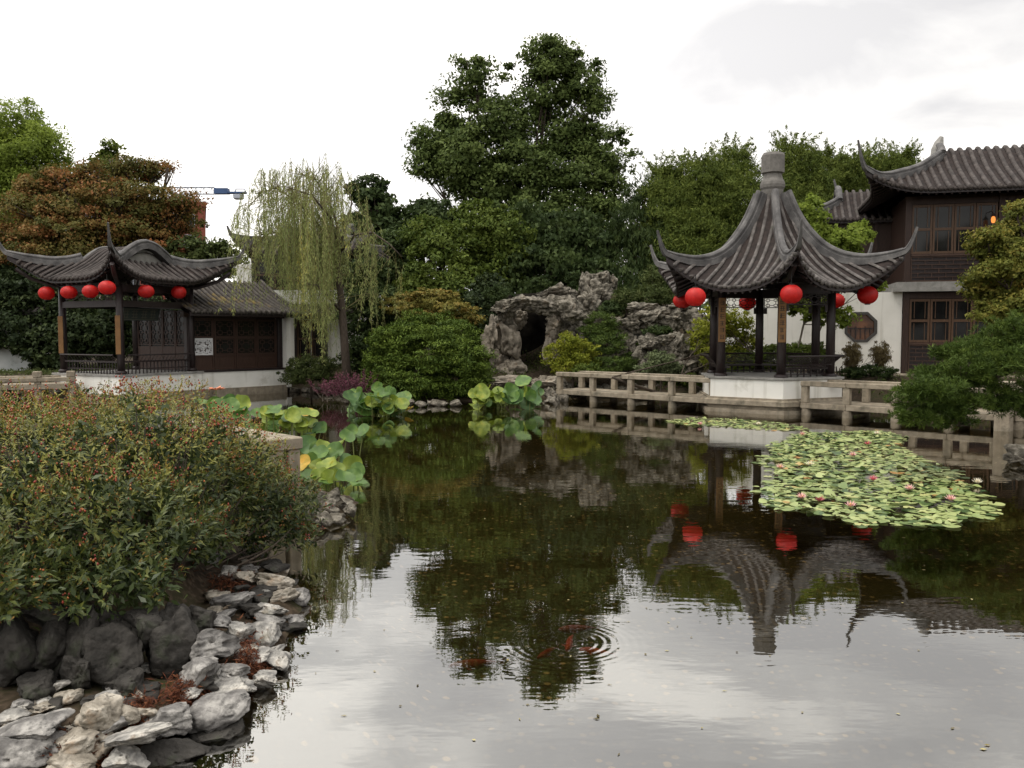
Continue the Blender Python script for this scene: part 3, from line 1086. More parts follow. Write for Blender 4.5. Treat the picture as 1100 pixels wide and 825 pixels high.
# ------------------------------------------------------------ square pavilion on the left
def square_pavilion():
    cx, cy, dl, r = -12.72, 28.3, R(17.3), 1.95
    t = thing('corner_pavilion', 'open square pavilion with upturned grey tile eaves and curved gable at the left shore', 'pavilion', (cx, cy, 0))
    cor = [(r * math.cos(-math.pi / 2 + dl + q * math.pi / 2), r * math.sin(-math.pi / 2 + dl + q * math.pi / 2)) for q in range(4)]
    ax = dl - R(45)                      # outward normal of the right-front side
    M0 = Matrix.Rotation(ax, 4, 'Z')     # local x = that normal
    h = r / math.sqrt(2)
    mb = MB()
    mb.T = M0
    mb.box(-h - .35, h + .32, -h - .32, h + .35, -.6, .22)
    mb.box(-h - .30, h + .26, -h - .26, h + .30, .22, .30)
    mb.build('stone_plinth', M_STONE, t)
    mb = MB()
    mb.T = M0
    mb.box(-h - .25, h + .2, -h - .2, h + .25, .30, .86)
    mb.build('base_wall', M_PLASTER, t)
    mb = MB()
    mb.T = M0
    mb.box(-h - .3, h + .24, -h - .24, h + .3, .86, .92)
    mb.build('floor', M_STONEGREY, t)
    for x, y in cor:
        mb = MB()
        mb.lathe([(.14, .92), (.17, .96), (.17, 1.0), (.12, 1.04)], 12, (x, y, 0))
        mb.lathe([(.115, 1.03), (.112, 2.4), (.105, 3.7)], 12, (x, y, 0))
        mb.build('column', M_DARKWOOD, t, True)
    mb = MB()
    mb.T = M0
    for z0, z1, w in ((3.02, 3.20, .06), (3.50, 3.72, .08)):
        mb.box(-h, h, -h - w, -h + w, z0, z1)
        mb.box(-h, h, h - w, h + w, z0, z1)
        mb.box(-h - w * .9, -h + w * .9, -h, h, z0 + .004, z1 - .004)
        mb.box(h - w * .9, h + w * .9, -h, h, z0 + .004, z1 - .004)
    for sx in (-1, 1):
        for sy in (-1, 1):
            mb.tube([(sx * .3, sy * .3, 3.9), (sx * h * 1.1, sy * h * 1.1, 3.72), (sx * 2.0, sy * 2.0, 3.95), (sx * 2.3, sy * 2.3, 4.25)], .07, 6)
    mb.build('ring_beam', M_DARKWOOD, t)
    mb = MB()
    mb.T = M0 @ Matrix.Translation((h, 0, 0)) @ Matrix.Rotation(math.pi / 2, 4, 'Z')
    fretwork(mb, -h + .1, h - .1, 3.20, 3.50, 8, 1, -.01, .018)
    mb.T = M0 @ Matrix.Translation((0, -h, 0))
    fretwork(mb, -h + .1, h - .1, 3.20, 3.50, 8, 1, -.01, .018)
    mb.build('hanging_fret', M_DARKWOOD, t)
    # bench rails on the two front sides
    for T in (M0 @ Matrix.Translation((h, 0, 0)) @ Matrix.Rotation(math.pi / 2, 4, 'Z'), M0 @ Matrix.Translation((0, -h, 0))):
        mb = MB()
        mb.T = T
        L = h - .1
        mb.box(-L, L, -.05, .25, 1.28, 1.33)
        for k in range(-9, 10):
            x = k * L / 9.2
            mb.box(x - .012, x + .012, .0, .03, .92, 1.28)
        mb.box(-L, L, .002, .028, 1.06, 1.09)
        mb.tube([(-L, -.2, 1.52), (L, -.2, 1.52)], .025, 6)
        for k in range(-9, 10):
            x = k * L / 9.2
            mb.tube([(x, -.04, 1.33), (x, -.2, 1.52)], .011, 4)
        mb.build('bench_rail', M_DARKWOOD, t)
    # wooden door screens on the two rear sides
    for T, nm in ((M0 @ Matrix.Translation((0, h, 0)), 4),):
        for k in range(nm):
            w = (2 * h - .24) / nm
            x0 = -h + .12 + k * w
            mb = MB()
            mb.T = T
            mb.box(x0 + .01, x0 + w - .01, -.02, .02, .95, 1.75)
            mb.box(x0 + .01, x0 + .05, -.03, .02, 1.75, 3.0)
            mb.box(x0 + w - .05, x0 + w - .01, -.03, .02, 1.75, 3.0)
            fretwork(mb, x0 + .03, x0 + w - .03, 1.8, 2.95, 2, 4, -.02, .02)
            ds = mb.build('door_screen', M_BROWNWOOD, t)
            mb = MB()
            mb.T = T
            mb.box(x0 + .05, x0 + w - .05, .012, .02, 1.755, 3.0)
            mb.build('pane', M_GLASS, ds)
    # boards on front and left columns
    for (x, y), az in ((cor[0], math.atan2(-cy, -cx - .4)), (cor[3], math.atan2(-cy, -cx - .4))):
        mb = MB()
        mb.T = Matrix.Translation((x, y, 1.55)) @ Matrix.Rotation(az + math.pi / 2 - .25, 4, 'Z') @ Matrix.Translation((-.03, -.125, 0))
        mb.bbox(-.075, .075, -.015, .015, 0, 1.2, .006)
        mb.build('plaque', M_SIGN, t)
    # name board hung tilted under the right-front beam
    mb = MB()
    mb.T = M0 @ Matrix.Translation((h * .35, 0, 2.62)) @ Matrix.Rotation(math.pi / 2, 4, 'Z') @ Matrix.Rotation(R(14), 4, 'X')
    mb.bbox(-.78, .78, -.03, .03, 0, .42, .01)
    nb = mb.build('name_board', surf('board_green_grey', [(.3, (.03, .04, .037)), (.7, (.05, .062, .055))], 3, .6, .1), t)
    mb2 = MB()
    mb2.T = mb.T
    for k, x in enumerate((-.52, -.18, .18, .52)):
        rg = random.Random(k)
        for q in range(3):
            z = .1 + q * .1
            mb2.box(x - .11, x + .11, -.036, -.031, z, z + .018)
        mb2.box(x - .06, x - .04, -.037, -.0365, .08, .35)
        mb2.box(x + .04, x + .06, -.037, -.0365, .08, .35)
    mb2.box(-.70, .70, -.0315, -.0305, .03, .05)
    mb2.box(-.70, .70, -.0315, -.0305, .37, .39)
    mb2.build('raised_writing', surf('faded_gilt', [(.3, (.10, .095, .07)), (.7, (.14, .13, .09))], 3, .5, 0), nb)
    Mz = curve([-.5, 0, .5, 1.05, 1.5, 1.8, 2.05], [3.80, 3.90, 4.10, 4.41, 4.75, 4.92, 4.97])
    Lf = curve([-.45, 0, .5, 1.05, 2.05], [.88, .60, .30, .10, 0])
    xieshan(t, (0, 0), ax, 2.05, 2.05, .96, Mz, Lf, 1.5, .42, .215, .053, (.34, .66), None, None, M_TILEDARK, (.18, .24), .7, (1,))
    return cor, ax, h


COR, SAX, SH = square_pavilion()
GL2 = 'red lanterns round the square pavilion'
lantern(50, 315, 27.2, 'red lantern at the far left end of the row on the square pavilion', 4.0, GL2, .87)
lantern(74, 314, 26.6, 'second red lantern from the left on the square pavilion', 3.9, GL2, .87)
lantern(97, 313, 26.0, 'lower of two touching red lanterns, left of the square pavilion\'s front column', 3.9, GL2, .87)
lantern(115, 309, 25.4, 'highest red lantern, at the front corner of the square pavilion', 3.95, GL2, .9)
lantern(157, 313, 26.6, 'red lantern under the gable side of the square pavilion, right of its front column', 3.9, GL2, .87)
lantern(192, 314, 27.9, 'red lantern at the right end of the row on the square pavilion', 3.9, GL2, .87)
# ------------------------------------------------------------ other buildings
M_WINFRAME = surf('window_frame_wood', [(.3, (.062, .035, .02)), (.7, (.115, .065, .038))], 5, .5, .2, 30, stretch=(8, 8, 1))
M_MOSSTILE = surf('mossy_roof_tile', [(.3, (.028, .024, .02)), (.5, (.058, .05, .043)), (.7, (.10, .088, .076))], 5, .8, .35, 30,
                  dirt=[((.24, .165, .03), .75, .57), ((.055, .06, .025), 2.2, .6)])
M_BRICK = surf('red_brick', [(.3, (.17, .045, .032)), (.7, (.24, .075, .052))], .35, .9, 0)
M_BLUE = surf('crane_blue_paint', [(.3, (.03, .065, .15)), (.7, (.045, .09, .20))], .4, .5, 0)
M_STEEL = surf('crane_pale_steel', [(.3, (.28, .31, .36)), (.7, (.40, .43, .48))], .5, .5, 0)


def slope_roof(x0, x1, y0, z0, y1, z1, sag, sp, r, pan, til, und):
    N = 8
    u = np.linspace(0, 1, N)
    yy, zz = y0 + (y1 - y0) * u, z0 + (z1 - z0) * u - sag * np.sin(math.pi * u)
    for mbq, dz, fl in ((pan, 0, False), (und, -.13, True)):
        V = [(x, yy[i], zz[i] + dz) for i in range(N) for x in (x0, x1)]
        mbq.add(V, [((2 * i, 2 * i + 1, 2 * i + 3, 2 * i + 2) if not fl else (2 * i + 2, 2 * i + 3, 2 * i + 1, 2 * i)) for i in range(N - 1)])
    und.box(x0, x1, y0 - .005, y0 + .04, z0 - .14, z0 - .012)
    n = int((x1 - x0) / sp)
    for k in range(n + 1):
        x = x0 + (x1 - x0 - n * sp) / 2 + k * sp
        rings = [[(x + r * math.cos(q), yy[i] - (.05 if i == 0 else 0), zz[i] + .01 + r * 1.15 * math.sin(q)) for q in [math.pi * w / 6 for w in range(7)]] for i in range(N)]
        til.rings(rings, False, False)
        til.rings([[(x + 1.1 * r * math.cos(q), y0 - .05 - dy, z0 + .01 + 1.1 * r * math.sin(q)) for q in [2 * math.pi * w / 10 for w in range(10)]] for dy in (0, .025)])
        xm = x + sp / 2
        if xm < x1:
            w = sp * .36
            til.rings([[(xm + a * w, y0 - .03 - dy, z0 + .02 + b) for a, b in ((-1, 0), (1, 0), (.6, -.07), (0, -.115), (-.6, -.07))] for dy in (0, .02)])


def casement(t, x0, x1, z0, z1, y, npan=2, T=None, mat=None, glow=None):
    """one hinged window leaf: frame part with its pane"""
    mb = MB()
    if T is not None:
        mb.T = T
    b = .065
    mb.box(x0, x0 + b, y, y + .05, z0, z1)
    mb.box(x1 - b, x1, y, y + .05, z0, z1)
    zs = np.linspace(z0, z1, npan + 1)
    mb.box(x0 + b, x1 - b, y + .002, y + .048, z0, z0 + b * 1.3)
    mb.box(x0 + b, x1 - b, y + .002, y + .048, z1 - b * 1.3, z1)
    for z in zs[1:-1]:
        mb.box(x0 + b, x1 - b, y + .002, y + .048, z - b * .7, z + b * .7)
    for k in range(npan):      # fine inner bead
        a, c = zs[k] + b * 1.3, zs[k + 1] - b * 1.3
        ix = (x1 - x0) * .22
        mb.box(x0 + ix, x0 + ix + .022, y + .006, y + .03, a, c)
        mb.box(x1 - ix - .022, x1 - ix, y + .006, y + .03, a, c)
    f = mb.build('window', mat or M_WINFRAME, t)
    g = MB()
    if T is not None:
        g.T = T
    g.box(x0 + b * .8, x1 - b * .8, y + .034, y + .04, z0 + b, z1 - b)
    g.build('pane', M_GLASS, f)
    return f


def timber_hall():
    """low hall with lattice doors and a mossy pent roof beside the square pavilion"""
    ox, oy = -10.95, 28.85
    t = thing('timber_hall', 'low hall with brown lattice doors under a moss-stained tiled pent roof', 'hall', (ox, oy, 0), R(51))
    Lh = 3.75
    mb = MB()
    mb.box(-.2, Lh + .12, -.16, 2.3, -.5, .28)
    mb.build('stone_plinth', M_STONE, t)
    mb = MB()
    mb.box(-.2, Lh + .08, -.10, 2.3, .281, .86)
    mb.build('base_wall', M_PLASTER, t)
    mb = MB()
    mb.box(-.2, Lh + .12, -.14, 2.3, .861, .93)
    mb.build('sill', M_DARKWOOD, t)
    for x in (-.02, Lh - .1):
        mb = MB()
        mb.bbox(x - .09, x + .09, -.09, .09, .931, 2.75, .01)
        mb.build('post', M_DARKWOOD, t)
    mb = MB()
    mb.box(-.2, Lh + .1, -.1, .1, 2.75, 2.92)
    mb.box(.12, Lh - .22, .06, .09, .935, 2.749)
    mb.build('wall', M_PANELWOOD, t)
    n = 4
    w = (Lh - .32) / n
    for k in range(n):
        x0 = .10 + k * w
        mb = MB()
        mb.box(x0 + .01, x0 + .06, -.03, .03, .935, 2.72)
        mb.box(x0 + w - .06, x0 + w - .01, -.03, .03, .935, 2.72)
        for a, c in ((.935, 1.0), (1.40, 1.46), (2.66, 2.72), (2.02, 2.07)):
            mb.box(x0 + .06, x0 + w - .06, -.028, .028, a, c)
        mb.box(x0 + .06, x0 + w - .06, .0, .012, 1.0, 1.40)
        mb.box(x0 + .2, x0 + w - .2, -.016, -.001, 1.1, 1.3)
        fretwork(mb, x0 + .062, x0 + w - .062, 1.47, 2.01, 2, 2, -.012, .018)
        fretwork(mb, x0 + .062, x0 + w - .062, 2.08, 2.65, 2, 2, -.012, .018)
        d = mb.build('lattice_door', M_BROWNWOOD, t)
        g = MB()
        if k == 0:
            g.box(x0 + .063, x0 + w - .063, .012, .018, 1.47, 2.01)
            pp = g.build('paper_panel', M_PAPER, d)
            g = MB()
            fretwork(g, x0 + .06, x0 + w - .06, 1.45, 2.03, 3, 3, -.035, .03)
            tag(g.build('white_fret', M_PAPER, d), 'white painted square fret panel')
            g = MB()
            g.box(x0 + .063, x0 + w - .063, .012, .018, 2.08, 2.65)
            g.build('pane', M_GLASS, d)
        else:
            g.box(x0 + .063, x0 + w - .063, .012, .018, 1.47, 2.65)
            g.build('pane', M_GLASS, d)
    mb = MB()
    mb.box(Lh + .085, Lh + .28, -.2, 2.3, .2, 3.0)
    mb.build('end_wall', M_PLASTER, t)
    pan, til, und = MB(), MB(), MB()
    slope_roof(-.35, Lh + .35, -.75, 2.92, 1.75, 4.12, .10, .215, .062, pan, til, und)
    rf = pan.build('roof', M_PAN, t)
    til.build('tile_rows', M_MOSSTILE, rf, True)
    und.build('eaves', M_DARKWOOD, rf)
    rid = MB()
    rid.sweep([(Lh + .33, -.7 + 2.45 * k, 2.97 + 1.2 * k - .1 * math.sin(math.pi * k)) for k in np.linspace(0, 1, 8)], .15, .12)
    rid.build('ridges', M_MOSSTILE, rf)


timber_hall()


def white_hall():
    d = 34.8
    p = PX(268, 300, d)
    t = thing('white_hall', 'two-storey white plastered hall with dark upper windows behind the willow', 'building', (p.x, d, 0), R(-4))
    Wd = 4.4
    mb = MB()
    mb.box(-.55, Wd, 0, 3.2, .2, 3.95)
    mb.box(-.55, .1, .01, 3.1, 3.95, 5.0)
    mb.build('wall', M_PLASTER, t)
    mb = MB()
    mb.box(.12, Wd - .1, .06, 3.1, 3.951, 5.25)
    for x in np.linspace(.15, Wd - .2, 6):
        mb.box(x - .06, x + .06, -.02, .06, 3.955, 5.25)
    mb.build('upper_wall', M_DARKWOOD, t)
    for k in range(5):
        x0 = .22 + k * (Wd - .4) / 5
        casement(t, x0, x0 + .68, 3.98, 5.15, .0, 2)
    casement(t, 1.95, 2.5, 1.2, 2.75, -.05, 2)
    casement(t, 2.55, 3.1, 1.2, 2.75, -.05, 2)
    mb = MB()
    mb.box(1.85, 3.2, -.09, 0, 1.05, 1.18)
    mb.box(1.85, 1.94, -.08, 0, 1.1, 2.85)
    mb.box(3.11, 3.2, -.08, 0, 1.1, 2.85)
    mb.box(1.85, 3.2, -.09, 0, 2.76, 2.9)
    mb.build('window_surround', M_DARKWOOD, t)
    pan, til, und = MB(), MB(), MB()
    slope_roof(1.2, Wd + .2, -.85, 2.95, 0, 3.38, .03, .215, .06, pan, til, und)
    rf = pan.build('pent_roof', M_PAN, t)
    til.build('tile_rows', M_MOSSTILE, rf, True)
    und.build('eaves', M_DARKWOOD, rf)
    Mz = curve([-.5, 0, .8, 1.4, 1.9, 2.3], [5.22, 5.3, 5.65, 6.05, 6.4, 6.5])
    Lf = curve([-.45, 0, .5, 1.05, 2.3], [.8, .55, .3, .10, 0])
    xieshan(t, (Wd / 2 + .3, 1.5), 0, 2.45, 2.3, 1.35, Mz, Lf, 1.3, .3, .24, .06, (.2, .4), None, None, M_TILEDARK)


white_hall()


def two_storey_hall():
    t = thing('two_storey_hall', 'two-storey timber hall with tiled roof, casement windows and octagonal window at the right shore', 'building', (13.85, 30.3, 0), R(-15))
    # stone terrace
    mb = MB()
    mb.box(-7, 9, -1.5, 7, -.4, .78)
    mb.build('terrace', M_STONE, t)
    # white ground-floor wall with an octagonal opening
    mb = MB()
    cu, cz, ro, hs = -1.37, 2.42, .56, .80
    x0, x1, z0, z1 = -6.5, -.02, .782, 3.66
    mb.box(x0, cu - hs, 0, .25, z0, z1)
    mb.box(cu + hs, x1, 0, .25, z0, z1)
    mb.box(cu - hs, cu + hs, 0, .25, z0, cz - hs)
    mb.box(cu - hs, cu + hs, 0, .25, cz + hs, z1)
    ring_i, ring_o = [], []
    for k in range(16):
        a = math.pi * k / 8
        r = ro if k % 2 else ro * math.cos(math.pi / 8)
        ring_i.append((cu + r * math.cos(a), cz + r * math.sin(a)))
        q = hs / max(abs(math.cos(a)), abs(math.sin(a)))
        ring_o.append((cu + q * math.cos(a), cz + q * math.sin(a)))
    V = [(x, 0, z) for x, z in ring_o] + [(x, 0, z) for x, z in ring_i] + [(x, .25, z) for x, z in ring_i]
    mb.add(V, [(k, (k + 1) % 16, 16 + (k + 1) % 16, 16 + k) for k in range(16)] + [(16 + k, 16 + (k + 1) % 16, 32 + (k + 1) % 16, 32 + k) for k in range(16)])
    mb.build('white_wall', M_PLASTER, t)
    mb = MB()
    oct_ = lambda r: [(cu + r * math.cos(math.pi * (k + .5) / 4), cz + r * math.sin(math.pi * (k + .5) / 4)) for k in range(8)]
    A, B = oct_(ro + .03), oct_(ro - .075)
    V = [(x, -.03, z) for x, z in A] + [(x, -.03, z) for x, z in B] + [(x, .1, z) for x, z in B] + [(x, .003, z) for x, z in A]
    mb.add(V, [(k, (k + 1) % 8, 8 + (k + 1) % 8, 8 + k) for k in range(8)] + [(8 + k, 8 + (k + 1) % 8, 16 + (k + 1) % 8, 16 + k) for k in range(8)]
           + [(24 + k, 24 + (k + 1) % 8, (k + 1) % 8, k) for k in range(8)])
    fr = mb.build('octagonal_window', surf('dark_slate', [(.3, (.045, .042, .04)), (.7, (.08, .076, .07))], 5, .7, .2), t)
    mb = MB()
    mb.add([(x, .12, z) for x, z in oct_(ro - .02)], [tuple(range(8))])
    mb.build('pane', surf('amber_room_glass', [(.35, (.05, .022, .010)), (.65, (.27, .105, .04))], 1.4, .25, 0, spec=.4), fr)
    mb = MB()
    for k in range(-2, 3):
        mb.box(cu + k * .16 - .012, cu + k * .16 + .012, .085, .105, cz - .42, cz - .02 + .05 * (k % 2))
    mb.box(cu - .42, cu + .42, .087, .103, cz - .06, cz - .03)
    mb.build('window_grille', M_DARKWOOD, fr)
    # ground floor timber front
    mb = MB()
    mb.box(0, 8.5, .05, 5.0, .782, 3.66)
    for u in (.1, 3.05, 6.0):
        mb.box(u - .1, u + .1, -.06, .05, .783, 3.64)
    mb.box(.2, 2.95, -.03, .05, 3.42, 3.63)
    mb.box(3.15, 5.9, -.03, .05, 3.42, 3.63)
    mb.build('lower_wall', M_PANELWOOD, t)
    for bay in (0.22, 3.17):
        for k in range(4):
            x = bay + k * .68
            casement(t, x, x + .66, 1.88, 3.40, -.03, 2)
        mb = MB()
        mb.box(bay, bay + 2.7, -.05, .0, 1.80, 1.87)
        mb.mi = 1
        mb.box(bay, bay + 2.7, .01, .045, .79, 1.79)
        mb.mi = 0
        fretwork(mb, bay, bay + 2.7, .80, 1.79, 6, 7, -.03, .022, 1)
        mb.build('lattice_panel', [surf('lattice_bar_wood', [(.3, (.045, .025, .018)), (.7, (.085, .048, .033))], 5, .55, .1), M_DARKWOOD], t)
    # stone ledge
    mb = MB()
    mb.box(-.35, 8.6, -.28, 5.1, 3.662, 3.80)
    mb.box(-.25, 8.6, -.2, 5.05, 3.80, 4.0)
    mb.build('ledge', M_STONEGREY, t)
    # upper storey
    mb = MB()
    mb.box(.02, 8.5, .05, 4.4, 4.002, 7.0)
    for u in (.1, 3.05, 6.0):
        mb.box(u - .1, u + .1, -.08, .05, 4.003, 6.98)
    mb.box(.2, 2.95, -.02, .05, 6.70, 6.9)
    mb.box(3.15, 5.9, -.02, .05, 6.70, 6.9)
    mb.build('upper_wall', M_PANELWOOD, t)
    for bay in (0.22, 3.17):
        for k in range(4):
            x = bay + k * .68
            casement(t, x, x + .66, 4.98, 6.68, -.03, 2)
        mb = MB()
        mb.box(bay, bay + 2.7, -.06, .0, 4.90, 4.97)
        mb.mi = 1
        mb.box(bay, bay + 2.7, .01, .045, 4.01, 4.89)
        mb.mi = 0
        fretwork(mb, bay, bay + 2.7, 4.02, 4.89, 6, 6, -.03, .022, 1)
        mb.build('lattice_panel', [surf('lattice_bar_wood', [(.3, (.045, .025, .018)), (.7, (.085, .048, .033))], 5, .55, .1), M_DARKWOOD], t)
    Mz = curve([-.5, 0, 1.0, 1.8, 2.5, 2.85, 3.1], [6.98, 7.06, 7.55, 8.02, 8.55, 8.82, 8.90])
    Lf = curve([-.5, 0, .5, 1.2, 2.5, 3.1], [.75, .45, .25, .08, 0, 0])
    xieshan(t, (3.9, 2.0), 0, 5.0, 3.1, 2.5, Mz, Lf, 1.9, .42, .30, .078, (.45, .95), None, None, M_TILEDARK, (.22, .28))
    fin = MB()
    fin.tube([(1.30, 1.75, 8.45), (1.36, 1.9, 8.95), (1.42, 2.0, 9.2), (1.50, 2.0, 9.42)], [.24, .22, .16, .07], 8)
    fin.build('ridge_end', M_STONEGREY, t)
    # rear wing with its own lower roof
    p = PX(928, 300, 34.5)
    w = thing('rear_wing', 'dark timber side wing with lower tiled roof behind the two-storey hall', 'building', (p.x, p.y, 0), R(-15))
    mb = MB()
    mb.box(-1.6, 3, -1.1, 2, .5, 6.6)
    for x in np.linspace(-1.5, 2.9, 6):
        mb.box(x - .06, x + .06, -1.16, -1.1, .5, 6.55)
    mb.box(-1.6, 3, -1.15, -1.1, 5.0, 5.12)
    mb.build('wall', M_PANELWOOD, w)
    Mz = curve([-.5, 0, .7, 1.3, 1.7, 2.0], [6.52, 6.6, 6.95, 7.4, 7.8, 7.95])
    Lf = curve([-.5, 0, .5, 1.2, 2.0], [.35, .25, .15, .05, 0])
    xieshan(w, (.4, .6), 0, 2.7, 2.0, 1.4, Mz, Lf, 1.6, .4, .27, .07, (.12, .12), None, None, M_TILEDARK, (.2, .26))
    # lit lamp under the upper eaves
    q = PX(1067, 236, 29.15)
    lp = thing('wall_lamp', 'small glowing amber lamp by the upper windows of the two-storey hall', 'lamp', tuple(q))
    m, tt, out = new_mat('amber_glow')
    em = nn(tt, 'ShaderNodeEmission')
    em.inputs[0].default_value = (1, .32, .07, 1)
    em.inputs[1].default_value = 1.2
    tt.links.new(em.outputs[0], out.inputs[0])
    mb = MB()
    mb.lathe([(.035, -.11), (.065, -.08), (.08, 0), (.065, .08), (.035, .11)], 6)
    mb.build('lamp_shade', m, lp)
    mb = MB()
    mb.lathe([(.08, .11), (.10, .13), (.03, .22)], 6)
    mb.tube([(0, 0, .22), (0, .1, .3), (.05, .55, .3)], .014, 5)
    mb.build('lamp_bracket', M_DARKWOOD, lp)


two_storey_hall()


# ------------------------------------------------------------ stone bridges and rails
def stone_bridge(name, label, p0, p1, width, bays, zd=.34, zr=.92, rails=(0, 1), ends=True, cat='bridge'):
    p0, p1 = Vector((*p0, 0)), Vector((*p1, 0))
    L = (p1 - p0).length
    t = thing(name, label, cat, p0, math.atan2((p1 - p0).y, (p1 - p0).x))
    mb = MB()
    nseg = max(2, bays)
    for k in range(nseg):      # slabs with fine joints
        a, b = k * L / nseg + .004, (k + 1) * L / nseg - .004
        mb.bbox(a, b, 0, width, zd - .15, zd, .012)
    mb.build('deck', M_STONE, t)
    for k in range(bays + 1):
        x = min(max(k * L / bays, .12), L - .12)
        if k % 1 == 0:
            mb = MB()
            for y in (.14, width - .14):
                mb.lathe([(.13, -.6), (.13, zd - .152)], 14, (x, y, 0))
            mb.bbox(x - .11, x + .11, .16, width - .16, zd - .27, zd - .152, .012)
            mb.build('pier', M_STONE, t)
    for q in rails:
        y = .1 if q == 0 else width - .1
        for k in range(bays + 1):
            x = min(max(k * L / bays, .10), L - .10)
            mb = MB()
            mb.bbox(x - .09, x + .09, y - .08, y + .08, zd + .001, zr - .136, .012)
            mb.build('post', M_STONE, t)
        mb = MB()
        for k in range(bays):
            mb.bbox(k * L / bays + .003, (k + 1) * L / bays - .003, y - .115, y + .115, zr - .135, zr, .015)
        mb.build('rail', M_STONE, t)
    return t


stone_bridge('stone_footbridge', 'low beige stone footbridge running from the waterfall rocks to the hexagonal pavilion', (1.45, 28.2), (5.75, 24.15), 1.35, 4)
stone_bridge('stone_footbridge', 'low beige stone footbridge leaving the hexagonal pavilion for the right shore, behind the pine', (7.75, 22.85), (11.25, 19.35), 1.4, 4)
stone_bridge('stone_footbridge', 'short stone bridge span at the right edge beyond the big square post', (11.45, 19.3), (16.5, 18.6), 1.4, 4)
# tall pier where the two spans meet
pp = thing('stone_post', 'tall square stone post standing in the water behind the low pine', 'post', (11.1, 19.15, 0), R(-45))
mb = MB()
mb.bbox(-.16, .16, -.16, .16, -.6, 1.02, .02)
mb.build('shaft', M_STONE, pp)
mb = MB()
mb.bbox(-.19, .19, -.19, .19, 1.02, 1.12, .02)
mb.build('cap', M_STONE, pp)

# near slab rail behind the bush
nr = thing('stone_bench', 'thick beige stone slab bench on square legs behind the big berry bush', 'bench', (-2.72, 10.25, 0), R(135))
mb = MB()
mb.bbox(0, 1.45, -.22, .22, .78, .93, .015)
mb.bbox(1.455, 2.9, -.22, .22, .78, .93, .015)
mb.build('slab', M_STONE, nr)
for x in (.14, 1.45, 2.75):
    mb = MB()
    mb.bbox(x - .12, x + .12, -.19, -.03, -.1, .779, .012)
    mb.bbox(x - .12, x + .12, .03, .19, -.1, .779, .012)
    mb.build('leg', M_STONE, nr)

# far left walkway rail
lb = stone_bridge('stone_walkway', 'beige stone walkway with low posts at the far left, leading to the square pavilion', (-19.5, 24.2), (-13.6, 26.5), 1.5, 6, .62, .84, (0, 1))
for k in range(0, 7):
    if k in (1, 4):
        continue
    mb = MB()
    x = min(max(k * 6.33 / 6, .1), 6.2)
    mb.bbox(x - .12, x + .12, -.02, .22, .841, 1.03, .02)
    mb.build('post_cap', M_STONE, lb)
wl = thing('garden_wall', 'pale plastered garden wall with tile coping at the far left under dark trees', 'wall', (-26, 33.6, 0))
mb = MB()
mb.box(0, 7.6, 0, .3, .2, 3.0)
mb.build('wall', surf('shadow_grey_plaster', [(.3, (.36, .38, .37)), (.7, (.50, .51, .49))], 1.2, .9, .1, 14, dirt=((.2, .21, .18), 1.0, .58)), wl)  # white wall greyed to paint the shadow on it, plus random stains
pan, til, und = MB(), MB(), MB()
slope_roof(-.1, 7.7, -.3, 3.05, .15, 3.3, 0, .22, .06, pan, til, und)
c_ = pan.build('coping', M_PAN, wl)
til.build('tile_rows', M_TILE, c_, True)
und.build('eaves', M_DARKWOOD, c_)
mb = MB()
mb.bbox(5.55, 6.15, -.04, .02, 1.65, 2.5, .01)
mb.build('window_panel', M_STONEGREY, wl)

# ------------------------------------------------------------ city behind
bb = thing('brick_building', 'red brick city block with pale windows rising behind the russet maple', 'building', (PX(222, 300, 150).x, 150, 0), R(20))
mb = MB()
mb.box(-26.2, 0, 0, 18, 0, 24.2)
mb.build('wall', M_BRICK, bb)
mb = MB()
mb.box(-26.4, .2, -.3, 18.2, 24.2, 25)
mb.build('parapet', M_BRICK, bb)
for fl in range(6):
    for k in range(8):
        mb = MB()
        x, z = -3.6 - k * 3.05, 2.6 + fl * 3.6
        mb.box(x, x + 1.9, -.08, .05, z, z + 2.3)
        wf = mb.build('window', M_STEEL, bb)
        g = MB()
        g.box(x + .15, x + .9, -.12, -.081, z + .15, z + 2.15)
        g.box(x + 1.0, x + 1.75, -.12, -.081, z + .15, z + 2.15)
        g.build('pane', M_GLASS, wf)

cr = thing('tower_crane', 'blue and white tower crane jib above the rooftops at the left', 'crane', (-88, 222, 1.4))


def lattice(mb, a, b, w, h, n, r):
    a, b = Vector(a), Vector(b)
    ax = (b - a).normalized()
    sd = ax.cross(Vector((0, 0, 1))) if abs(ax.z) < .9 else Vector((1, 0, 0))
    sd.normalize()
    up = sd.cross(ax).normalized()
    lines = [lambda s, i=i, j=j: a + (b - a) * s + sd * (w * i) + up * (h * j) for i, j in ((-.5, 0), (.5, 0), (.5, 1), (-.5, 1))]
    for l in lines:
        mb.tube([l(0), l(1)], r, 5)
    for k in range(n):
        for p, q in ((0, 3), (1, 2), (2, 3)):
            mb.tube([lines[p](k / n), lines[q]((k + .5) / n)], r * .7, 4)
            mb.tube([lines[q]((k + .5) / n), lines[p]((k + 1) / n)], r * .7, 4)


